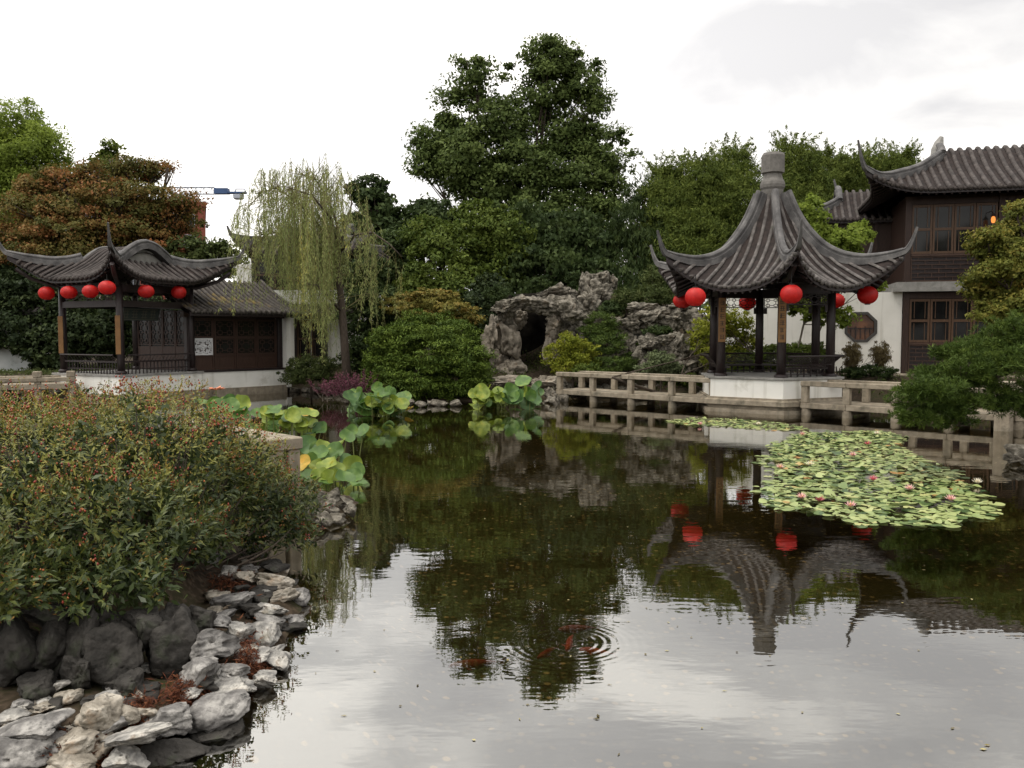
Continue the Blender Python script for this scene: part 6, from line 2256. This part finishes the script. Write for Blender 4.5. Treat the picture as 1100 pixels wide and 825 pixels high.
# ------------------------------------------------------------ the big bush in the foreground
def bush():
    rg = np.random.default_rng(5)
    base = np.array([-3.0, 6.3, gh(-3.0, 6.3)])
    root = thing('berry_bush', 'large foreground bush with red berries and yellowing tips, overhanging the stone bank', 'bush', tuple(base))
    bl = [((-3.55, 6.3, 1.16), (1.05, 1.0, .62)), ((-2.95, 6.9, 1.22), (.75, .85, .62)), ((-2.78, 7.2, .95), (.62, .8, .52)), ((-2.5, 8.0, .55), (.5, .6, .42)), ((-2.28, 8.3, .46), (.42, .5, .34)), ((-2.9, 8.3, .85), (.6, .6, .45)),
          ((-2.75, 5.75, .88), (.65, .55, .42)), ((-3.3, 5.45, .92), (.6, .5, .40)), ((-2.6, 6.3, .70), (.45, .5, .34)), ((-3.2, 5.02, .68), (.6, .34, .26)), ((-2.6, 5.3, .62), (.46, .36, .25)), ((-3.8, 5.0, .74), (.6, .35, .28)),
          ((-2.25, 8.0, .28), (.38, .4, .26)), ((-2.62, 7.0, .52), (.40, .5, .26)), ((-4.2, 5.6, 1.0), (.8, .7, .5)), ((-4.3, 6.9, 1.2), (.9, .9, .6)), ((-5.2, 6.3, 1.0), (.9, .8, .55)), ((-5.2, 7.4, 1.0), (.9, .8, .55)), ((-3.6, 7.6, 1.3), (.9, .7, .50)), ((-2.7, 7.7, 1.05), (.7, .6, .46))]
    bl = [(np.array(c) - base - np.array([0, 0, .05 if c[2] > .9 else 0]), np.array(r)) for c, r in bl]
    # stems radiate from the base and end in leafy shoots on the surface
    ns = 5200
    c = np.array([b[0] for b in bl])
    r = np.array([b[1] for b in bl])
    w = r[:, 0] * r[:, 1] + r[:, 0] * r[:, 2] + r[:, 1] * r[:, 2]
    k = rg.choice(len(bl), ns, p=w / w.sum())
    u = unit(rg, ns)
    u[:, 2] = np.where(u[:, 2] < -.35, -u[:, 2], u[:, 2])
    S = c[k] + u * r[k] * np.where(rg.random(ns) < .04, rg.uniform(1.02, 1.12, ns), rg.uniform(.72, 1.04, ns))[:, None]
    # drop shoots buried deep inside other lobes
    inside = np.zeros(ns)
    for q in range(len(bl)):
        dd = (((S - c[q]) / r[q]) ** 2).sum(1)
        inside = np.maximum(inside, (dd < .42) * (k != q))
    S, u, k = S[inside < .5], u[inside < .5], k[inside < .5]
    ns = len(S)
    D = norm(u + np.array([0, 0, .55]) + rg.normal(size=(ns, 3)) * .35)
    H = S[:, 2] + base[2]
    per = 12
    j = np.repeat(np.arange(ns), per)
    q = np.tile(np.linspace(0, 1, per), ns)
    along = (q - .75)[:, None] * .24
    side = unit(rg, len(j))
    side = norm(side - (side * D[j]).sum(1)[:, None] * D[j])
    ax = norm(side * (1.0 - .5 * q)[:, None] + D[j] * (.35 + .8 * q)[:, None] + np.array([0, 0, -.12]))
    high = sm(H + .12 * np.clip(S[:, 1] + base[1] - 6.2, 0, 3), .85, 1.5)[j]
    L = rg.uniform(.045, .105, len(j)) * (1 - .46 * high) * (1 - .3 * q)
    C = S[j] + D[j] * along + ax * L[:, None] * .5
    nr = norm(D[j] + unit(rg, len(j)) * .35 + np.array([0, 0, .3]))
    tone = rg.random(ns)
    yel = np.clip((high * .84 + .10) * (.40 + .72 * tone[j]) + .10 * rg.random(len(j)), 0, 1)
    # tint: 0..0.55 green range, above that the yellowing and reddening tips
    tint = np.clip(.02 + .36 * rg.random(len(j)) * (1 - high * .3) + yel * .46 + (q > .7) * .08 * rg.random(len(j)) * high, 0, 1)
    m = leaf_mat('leaf_bush', [(0, (.024, .038, .017)), (.22, (.048, .068, .026)), (.40, (.10, .115, .032)), (.55, (.19, .19, .045)), (.78, (.27, .225, .06)), (.92, (.26, .14, .045)), (1, (.19, .055, .03))], .42, .22, .35)
    leaf_object('foliage', C, ax, nr, L, L * .36, tint, m, root, .16, .14, True)
    # inner leaves close the mass
    P, N, tn, _, _ = clump_points(rg, [(a, b * .82) for a, b in bl], 16000, .18, 30, .8, .4)
    leaf_object('inner_foliage', P, unit(rg, len(P)), unit(rg, len(P)), rg.uniform(.06, .09, len(P)), .03, rg.random(len(P)) * .25, m, root)
    # berries and dry calyces at the shoot tips
    sel = np.where((rg.random(ns) < (.10 + .16 * sm(H, .9, 1.5)) * np.where(fbm(S * 2.2, 5, 2) > 0, 1.8, .5)))[0]
    pts, tt, rad = [], [], []
    for s in sel:
        for b in range(rg.integers(3, 8)):
            pts.append(S[s] + D[s] * rg.uniform(.03, .10) + rg.normal(size=3) * .022)
            tt.append(rg.random())
            rad.append(rg.uniform(.0055, .0105))
    pts, rad, tt = np.array(pts), np.array(rad), np.array(tt)
    octv = np.array([(1, 0, 0), (0, 1, 0), (-1, 0, 0), (0, -1, 0), (0, 0, 1.25), (0, 0, -1.25)])
    octf = np.array([(0, 1, 4), (1, 2, 4), (2, 3, 4), (3, 0, 4), (1, 0, 5), (2, 1, 5), (3, 2, 5), (0, 3, 5)])
    V = (pts[:, None] + octv[None] * rad[:, None, None]).reshape(-1, 3)
    Fq = (np.arange(len(pts))[:, None, None] * 6 + octf[None]).reshape(-1, 3)
    mber = leaf_mat('berry_red', [(0, (.10, .012, .012)), (.45, (.22, .03, .02)), (.75, (.28, .09, .03)), (1, (.20, .12, .045))], .35, .05, .4)
    o = quad_mesh('berries', V, Fq, mber, root, tint=np.repeat(tt, 8), smooth=True)
    o['kind'] = 'stuff'
    # brownish dry sepals
    sel2 = rg.choice(ns, ns // 2, replace=False)
    jj = np.repeat(sel2, 5)
    A = norm(D[jj] + unit(rg, len(jj)) * .8)
    leaf_object('dry_sepals', S[jj] + D[jj] * .05 + rg.normal(size=(len(jj), 3)) * .02, A, unit(rg, len(jj)), rg.uniform(.018, .034, len(jj)), .009, rg.random(len(jj)),
                leaf_mat('sepal_tan', [(0, (.12, .04, .025)), (.5, (.20, .11, .04)), (1, (.28, .20, .07))], .6, .2), root)
    mb = MB()
    for s in rg.choice(ns, 260, replace=False):
        root_pt = np.array([rg.uniform(-.9, .6), rg.uniform(-.5, .7), -.05])
        mb.tube(limb_path(np.array([S[s][0] * .6, S[s][1] * .6, -.05 - .2 * (S[s][2] < 0)]), S[s] * .93, rg, .08, 6), np.linspace(.011, .003, 6), 4)
    mb.build('stems', M_BARK, root)


bush()
# ------------------------------------------------------------ lotus, lilies, fish, floating bits
def lotus_leaf_mesh(rg, r, cup, wav):
    n, rings = 28, [0.0, .12, .4, .7, .92, 1.0]
    V, ph = [(0, 0, 0)], rg.uniform(0, 6.28, 3)
    for q in rings[1:]:
        for k in range(n):
            a = 2 * math.pi * k / n
            rr = r * q * (1 + .05 * math.sin(3 * a + ph[2]))
            z = cup * r * (q ** 1.6) + wav * r * q * q * (math.sin(3 * a + ph[0]) + .6 * math.sin(5 * a + ph[1])) + .035 * r * q * abs(math.sin(7 * a))
            V.append((rr * math.cos(a), rr * math.sin(a), z))
    fs = [(0, 1 + k, 1 + (k + 1) % n) for k in range(n)]
    for i in range(len(rings) - 2):
        for k in range(n):
            a, b = 1 + i * n, 1 + (i + 1) * n
            fs.append((a + k, b + k, b + (k + 1) % n, a + (k + 1) % n))
    return V, fs


def lotus_mats():
    out = []
    for nm, c0, c1 in (('lotus_leaf_green', (.085, .17, .03), (.15, .25, .05)), ('lotus_leaf_deep', (.065, .14, .035), (.11, .20, .055)), ('lotus_leaf_lime', (.19, .26, .03), (.30, .36, .05)), ('lotus_leaf_yellow', (.42, .28, .03), (.52, .36, .05))):
        m, t, o = new_mat(nm)
        tc = nn(t, 'ShaderNodeTexCoord')
        n = nn(t, 'ShaderNodeTexNoise')
        n.inputs['Scale'].default_value = 5
        n.inputs['Detail'].default_value = 4
        t.links.new(tc.outputs['Object'], n.inputs['Vector'])
        col = ramp_node(t, n.outputs['Fac'], [(.3, tuple(q * .75 for q in c0)), (.5, c0), (.62, c1), (.74, (c1[0] * 1.5, c1[1] * 1.15, c1[2]))])
        p = nn(t, 'ShaderNodeBsdfPrincipled')
        p.inputs['Roughness'].default_value = .55
        t.links.new(col, p.inputs['Base Color'])
        tr = nn(t, 'ShaderNodeBsdfTranslucent')
        t.links.new(col, tr.inputs[0])
        mx = nn(t, 'ShaderNodeMixShader')
        mx.inputs[0].default_value = .3
        t.links.new(p.outputs[0], mx.inputs[1])
        t.links.new(tr.outputs[0], mx.inputs[2])
        t.links.new(mx.outputs[0], o.inputs[0])
        out.append(m)
    return out


LM = lotus_mats()
M_STALK = surf('lotus_stalk', [(.3, (.10, .13, .03)), (.7, (.16, .18, .05))], 5, .6, .1)


def lotus_patch(label, leaves, seed, rpx=None, r0=.24):
    """leaves: (px, py, d, kind) leaf centres; the stalk reaches down into the water"""
    rg = np.random.default_rng(seed)
    pts = [np.array(PX(a, b, d)) for a, b, d, k in leaves]
    base = np.mean(pts, 0)
    base[2] = 0
    root = thing('lotus_plant', label, 'lotus', tuple(base), 0, 'lotus plants on the pond')
    for (a, b, d, kind), p in zip(leaves, pts):
        p = p - base
        p[2] = max(p[2], .03)
        V, fs = lotus_leaf_mesh(rg, r0 * rg.uniform(.75, 1.25), rg.uniform(.08, .5), rg.uniform(.04, .14))
        mb = MB()
        low = p[2] < .1
        tl = .12 if low else .7
        e = (rg.normal() * tl * .55 + (.0 if low else .75), rg.normal() * tl * .6, rg.uniform(0, 6.28))
        # tilted faces look towards open light and the viewer
        mb.T = Matrix.Translation(p) @ Matrix.Rotation(e[0], 4, 'X') @ Matrix.Rotation(e[1], 4, 'Y') @ Matrix.Rotation(e[2], 4, 'Z')
        mb.add(V, fs)
        lf = mb.build('leaf', LM[kind], root, True)
        mb = MB()
        q = p + np.array([rg.normal() * .08, rg.normal() * .08, 0])
        q[2] = -.4
        mb.tube(limb_path(q, p + np.array([0, 0, -.005]), rg, .05, 5), .009, 5)
        mb.build('stalk', M_STALK, lf)
    return root


def scatter_leaves(rg, boxes, n, d):
    out = []
    for i in range(n):
        x0, x1, y0, y1, k = boxes[rg.integers(len(boxes))]
        out.append((rg.uniform(x0, x1), rg.uniform(y0, y1), d + rg.uniform(-.7, .7), k if rg.random() < .8 else int(rg.integers(0, 3))))
    return out


rg6 = np.random.default_rng(66)
lotus_patch('lotus clump standing in the water in front of the waterfall rocks', scatter_leaves(rg6, [(515, 545, 418, 438, 2), (530, 580, 412, 436, 0), (545, 582, 420, 440, 1), (512, 530, 425, 440, 2)], 64, 25.0) + [(562, 410, 25, 0), (578, 416, 25, 1), (543, 432, 24.4, 1)], 1, r0=.21)
lotus_patch('lotus clump with one yellow leaf, in front of the dark rounded shrub', scatter_leaves(rg6, [(374, 400, 424, 442, 0), (395, 425, 418, 440, 0), (410, 438, 430, 444, 2), (380, 432, 436, 446, 1)], 54, 23.0) +
            [(406, 417, 23.2, 0), (433, 428, 23, 0), (388, 426, 23, 0), (437, 441, 23.2, 3), (418, 445, 22.8, 3)], 2, r0=.21)
lotus_patch('yellowing lotus clump just behind the stone bench', scatter_leaves(rg6, [(255, 300, 444, 464, 0), (285, 330, 440, 462, 2), (225, 262, 432, 446, 0), (300, 335, 445, 470, 2)], 60, 17.5) +
            [(260, 462, 16.5, 3), (330, 444, 18, 3), (329, 454, 17.5, 2), (316, 440, 18, 0), (278, 445, 17.6, 0), (216, 434, 19, 0), (345, 462, 17, 1)], 3, r0=.155)
lotus_patch('large-leaved lotus clump at the waterline right of the stone bench, nearest to the viewer', [(343, 488, 12.8, 0), (352, 500, 12.4, 2), (362, 503, 12.4, 2), (335, 494, 12.6, 0), (330, 478, 13, 1), (372, 470, 14.5, 0), (366, 478, 14.2, 2), (378, 462, 15, 0),
                                                                        (390, 462, 15.2, 0), (360, 512, 12, 2), (344, 512, 12, 2), (325, 498, 12.4, 3), (378, 500, 12.8, 2), (384, 505, 12.4, 0), (370, 515, 11.9, 0), (350, 520, 11.8, 0), (356, 490, 12.9, 0), (340, 482, 13, 0),
                                                                        (385, 522, 11.7, 0), (330, 515, 12, 0), (372, 494, 13, 1), (366, 508, 12.1, 0), (352, 515, 11.9, 2), (340, 500, 12.5, 2), (347, 480, 13, 2), (360, 484, 13, 0), (380, 512, 12.2, 0)], 4, r0=.125)

# orange lotus flower left over the clump
fl = GX(232, 424, 0)
p = PX(232, 419, 19)
t = thing('lotus_flower', 'pink-orange fading lotus flower on a tall stalk before the pavilion base', 'flower', (p.x, p.y, p.z))
mb = MB()
for k in range(9):
    a = k * 2 * math.pi / 9
    mb.add([(0, 0, 0), (.12 * math.cos(a - .3), .12 * math.sin(a - .3), .05), (.23 * math.cos(a), .23 * math.sin(a), .03 + .03 * (k % 3)), (.12 * math.cos(a + .3), .12 * math.sin(a + .3), .05)], [(0, 1, 2, 3)])
mb.build('petals', surf('petal_orange', [(.3, (.62, .17, .07)), (.7, (.72, .27, .14))], 5, .6, 0), t)
mb = MB()
mb.tube([(0, 0, 0), (.03, 0, -.5), (0, .02, -p.z - .3)], .01, 5)
mb.build('stalk', M_STALK, t)

# ---- lily pads
def pad_arrays(rg, n, pos, rad, tilt, lift, notch=.35, seg=11):
    a = np.linspace(notch, 2 * math.pi - notch, seg)
    yaw = rg.uniform(0, 6.28, n)
    wob = 1 + .05 * np.sin(3 * a[None] + rg.uniform(0, 6, n)[:, None])
    x = np.cos(a[None] + yaw[:, None]) * wob * rad[:, None]
    y = np.sin(a[None] + yaw[:, None]) * wob * rad[:, None]
    ta = rg.uniform(0, 6.28, n)
    z = tilt[:, None] * (x * np.cos(ta)[:, None] + y * np.sin(ta)[:, None]) + (.05 + .22 * (rg.random(n) < .25))[:, None] * rad[:, None] * np.sin(2 * a[None] + ta[:, None])
    ring = np.stack([x, y, z], -1)
    ctr = np.zeros((n, 1, 3))
    return np.concatenate([ctr, ring], 1)          # (n, seg+1, 3)


def lilies():
    rg = np.random.default_rng(77)
    poly = np.array([(815, 541), (828, 532), (840, 545), (818, 527), (838, 512), (832, 500), (845, 488), (822, 498), (835, 478), (858, 466), (905, 464), (945, 463), (968, 468), (962, 480), (985, 490), (1000, 500), (1024, 508), (1034, 520), (1050, 531), (1064, 546), (1050, 557), (1035, 555),
                     (1020, 566), (985, 567), (950, 562), (925, 566), (900, 557), (880, 553), (862, 548), (845, 549)], float)
    strip = np.array([(715, 453), (740, 449), (790, 450), (850, 456), (870, 462), (830, 463), (780, 459), (740, 457)], float)

    def world(pp):
        return np.array([tuple(GX(a, b))[:2] for a, b in pp])
    WP, WS = world(poly), world(strip)
    pos = []
    lo, hi = WP.min(0), WP.max(0)
    c = rg.uniform(lo, hi, (12000, 2))
    sd = poly_sd(c, WP)
    c = c[(sd < 0.02) | ((sd < .16) & (rg.random(len(sd)) < .12))]
    # spaced sampling, tighter in the middle
    keep = []
    for q in c:
        sdd = 0
        if all((q[0] - k[0]) ** 2 + (q[1] - k[1]) ** 2 > .092 ** 2 for k in keep):
            keep.append(q)
        if len(keep) > 1600:
            break
    main = np.array(keep)
    lo, hi = WS.min(0), WS.max(0)
    c = rg.uniform(lo, hi, (4000, 2))
    c = c[poly_sd(c, WS) < 0]
    keep = []
    for q in c:
        if all((q[0] - k[0]) ** 2 + (q[1] - k[1]) ** 2 > .13 ** 2 for k in keep):
            keep.append(q)
        if len(keep) > 230:
            break
    st = np.array(keep)
    P = np.concatenate([main, st])
    n = len(P)
    dist = np.linalg.norm(P, axis=1)
    order = np.argsort(dist)
    P = P[order]
    inner = -poly_sd(P, WP)
    rad = rg.uniform(.05, .082, n) * np.where(rg.random(n) < .35, rg.uniform(1.2, 1.6, n), 1)
    stand = (rg.random(n) < .11) & (inner > .25)
    tilt = np.where(stand, rg.uniform(.1, .55, n), rg.uniform(0, .05, n))
    z = np.where(stand, rg.uniform(.03, .12, n), rg.uniform(.006, .022, n))
    A = pad_arrays(rg, n, P, rad, tilt, z)
    seg1 = A.shape[1]
    A[:, :, 2] = np.maximum(A[:, :, 2] + z[:, None], .004) - z[:, None]
    tint = np.clip(rg.normal(.5, .22, n) + np.where(stand, -.12, 0), 0, 1)
    dark = rg.random(n) < .11
    tint = np.where(dark, rg.uniform(0, .15, n), tint)
    m = leaf_mat('lily_pad', [(0, (.03, .06, .02)), (.2, (.085, .13, .045)), (.42, (.205, .255, .115)), (.75, (.29, .33, .165)), (.92, (.37, .365, .19)), (1, (.34, .18, .07))], .38, .12, .45)
    nf = seg1 - 2
    tri = np.c_[np.zeros(nf, int), np.arange(1, nf + 1), np.arange(2, nf + 2)]
    NI = 290
    # stalks keep the raised pads rooted: short tubes as their own part
    for i in range(NI):
        me = quad_mesh('lily_pad', A[i], tri, m, None, tint=np.full(nf, tint[i]))
        me.location = (P[i][0], P[i][1], z[i])
        if tint[i] > .93:
            lab = 'browning round water-lily pad in the big patch on the right of the pond'
        elif tint[i] < .16:
            lab = 'dark green round water-lily pad in the big patch on the right of the pond'
        elif stand[i]:
            lab = 'tilted pale green water-lily pad raised above its neighbours in the big patch'
        else:
            lab = 'flat pale green round water-lily pad in the near part of the big patch'
        tag(me, lab, 'lily pad', 'water-lily pads')
    rest = A[NI:] + np.concatenate([P[NI:], z[NI:, None]], 1)[:, None, :]
    k = len(rest)
    Fq = (np.arange(k)[:, None, None] * seg1 + tri[None]).reshape(-1, 3)
    o = quad_mesh('water_lilies', rest.reshape(-1, 3), Fq, m, None, tint=np.repeat(tint[NI:], nf))
    tag(o, 'farther water-lily pads merging into a mat on the right of the pond', 'lily pads', kind='stuff')
    # flowers
    Mp = [surf('lily_pink', [(.3, (.55, .10, .17)), (.7, (.70, .22, .28))], 8, .5, 0), surf('lily_pale_pink', [(.3, (.68, .36, .36)), (.7, (.78, .52, .50))], 8, .5, 0), surf('lily_cream', [(.3, (.72, .66, .52)), (.7, (.80, .76, .64))], 8, .5, 0)]
    My = surf('lily_stamen', [(.3, (.65, .40, .04)), (.7, (.75, .5, .08))], 5, .6, 0)
    FL = [(880, 536, 0, 'deep pink water lily in the near left of the big patch'), (861, 533, 1, 'pale pink water lily left of the deep pink one'), (914, 542, 1, 'pale peach-pink water lily nearest to the viewer'),
          (932, 476, 0, 'bright pink water lily in the far part of the big patch'), (942, 465, 2, 'whitish water lily at the far edge of the big patch'), (977, 524, 1, 'pale pink water lily in the middle right of the patch'),
          (1021, 535, 1, 'pale pink water lily near the right end of the patch'), (1050, 517, 2, 'cream water lily on the right edge of the patch'), (916, 488, 1, 'faded pink water lily in the middle of the far half'),
          (938, 514, 0, 'half-closed pink water lily in the centre of the patch'), (870, 498, 2, 'creamy yellow water lily in the left middle of the patch'), (838, 501, 1, 'pale pink water lily at the left edge of the patch'),
          (862, 466, 1, 'small pinkish water lily at the far left corner of the patch'), (752, 455, 1, 'pale pink water lily on the thin far strip of pads'), (815, 455, 2, 'cream water lily at the right of the thin far strip')]
    for px, py, k, lab in FL:
        g = GX(px, py, .06)
        t = thing('water_lily', lab, 'flower', (g.x, g.y, 0), rg.uniform(0, 6), 'water-lily flowers')
        mb = MB()
        for ring_, (nn_, l, up) in enumerate(((9, .085, .045), (8, .065, .075), (6, .04, .085))):
            for q in range(nn_):
                a = 2 * math.pi * q / nn_ + ring_ * .3
                ca, sa = math.cos(a), math.sin(a)
                b = .3
                mb.add([(ca * .01, sa * .01, .03), (l * .55 * math.cos(a - b), l * .55 * math.sin(a - b), .03 + up * .45), (l * ca, l * sa, .03 + up), (l * .55 * math.cos(a + b), l * .55 * math.sin(a + b), .03 + up * .45)], [(0, 1, 2, 3)])
        mb.build('petals', Mp[k], t)
        mb = MB()
        mb.lathe([(.004, .03), (.018, .05), (.02, .07), (.008, .075)], 8)
        mb.build('stamens', My, t)


lilies()

# ---- koi
M_KOI = surf('koi_red', [(.35, (.40, .03, .018)), (.62, (.45, .07, .04)), (.7, (.5, .42, .36))], 3.5, .35, 0)
M_KOID = surf('koi_dark_red', [(.35, (.17, .015, .012)), (.65, (.26, .035, .022))], 3.5, .35, 0)
for i, (px, py, a, s, m, lab) in enumerate(((612, 690, 1.3, .32, M_KOI, 'red and white koi rising at the centre of the ripples'), (509, 710, .2, .36, M_KOID, 'dark red koi swimming left of the ripples'),
                                          (588, 694, .9, .26, M_KOID, 'small dark red koi just left of the ripple centre'), (640, 700, -.4, .25, M_KOI, 'small pale red koi right of the ripple centre'), (620, 672, .1, .3, M_KOID, 'dim red koi deeper behind the ripples'))):
    g = GX(px, py, -.09)
    t = thing('koi', lab, 'fish', (g.x, g.y, -.09 - .025 * (i % 3)), a, 'koi in the pond')
    mb = MB()
    prof = [(-.5, .012), (-.46, .05), (-.36, .085), (-.2, .11), (0, .105), (.2, .07), (.36, .038), (.46, .02)]
    rings = [[(x * s, math.cos(q) * r * s * .8 + .03 * s * math.sin(x * 5), math.sin(q) * r * s * 1.05) for q in [2 * math.pi * k / 10 for k in range(10)]] for x, r in prof]
    mb.rings(rings)
    mb.build('body', m, t, True)
    mb = MB()
    y = .03 * s * math.sin(2.3)
    mb.add([(.44 * s, y, 0), (.66 * s, y + .02 * s, .10 * s), (.58 * s, y + .01 * s, 0), (.66 * s, y + .02 * s, -.10 * s)], [(0, 1, 2), (0, 2, 3)])
    mb.build('tail_fin', m, t)
    mb = MB()
    for sg_ in (1, -1):
        mb.add([(-.22 * s, sg_ * .08 * s, -.02 * s), (-.05 * s, sg_ * .2 * s, -.04 * s), (-.12 * s, sg_ * .08 * s, -.03 * s)], [(0, 1, 2)])
    mb.build('side_fins', m, t)

# ---- fallen leaves floating on the water
rg7 = np.random.default_rng(90)
n = 80
P = []
while len(P) < n:
    g = GX(rg7.uniform(330, 1090), rg7.uniform(470, 815))
    if poly_sd([(g.x, g.y)], POND)[0] < -.15:
        P.append((g.x, g.y, .004))
P = np.array(P)
a = rg7.uniform(0, 6.28, n)
ax = np.c_[np.cos(a), np.sin(a), np.zeros(n)]
o = leaf_object('floating_leaves', P, ax, np.tile([0, 0, 1.], (n, 1)), rg7.uniform(.015, .045, n), rg7.uniform(.008, .022, n), rg7.random(n), leaf_mat('floating_leaf', [(0, (.03, .025, .015)), (.5, (.16, .13, .06)), (1, (.36, .32, .2))], .5, .05), None, .05, 0)
tag(o, 'tiny fallen leaves and specks floating on the pond', 'floating leaves', kind='stuff')
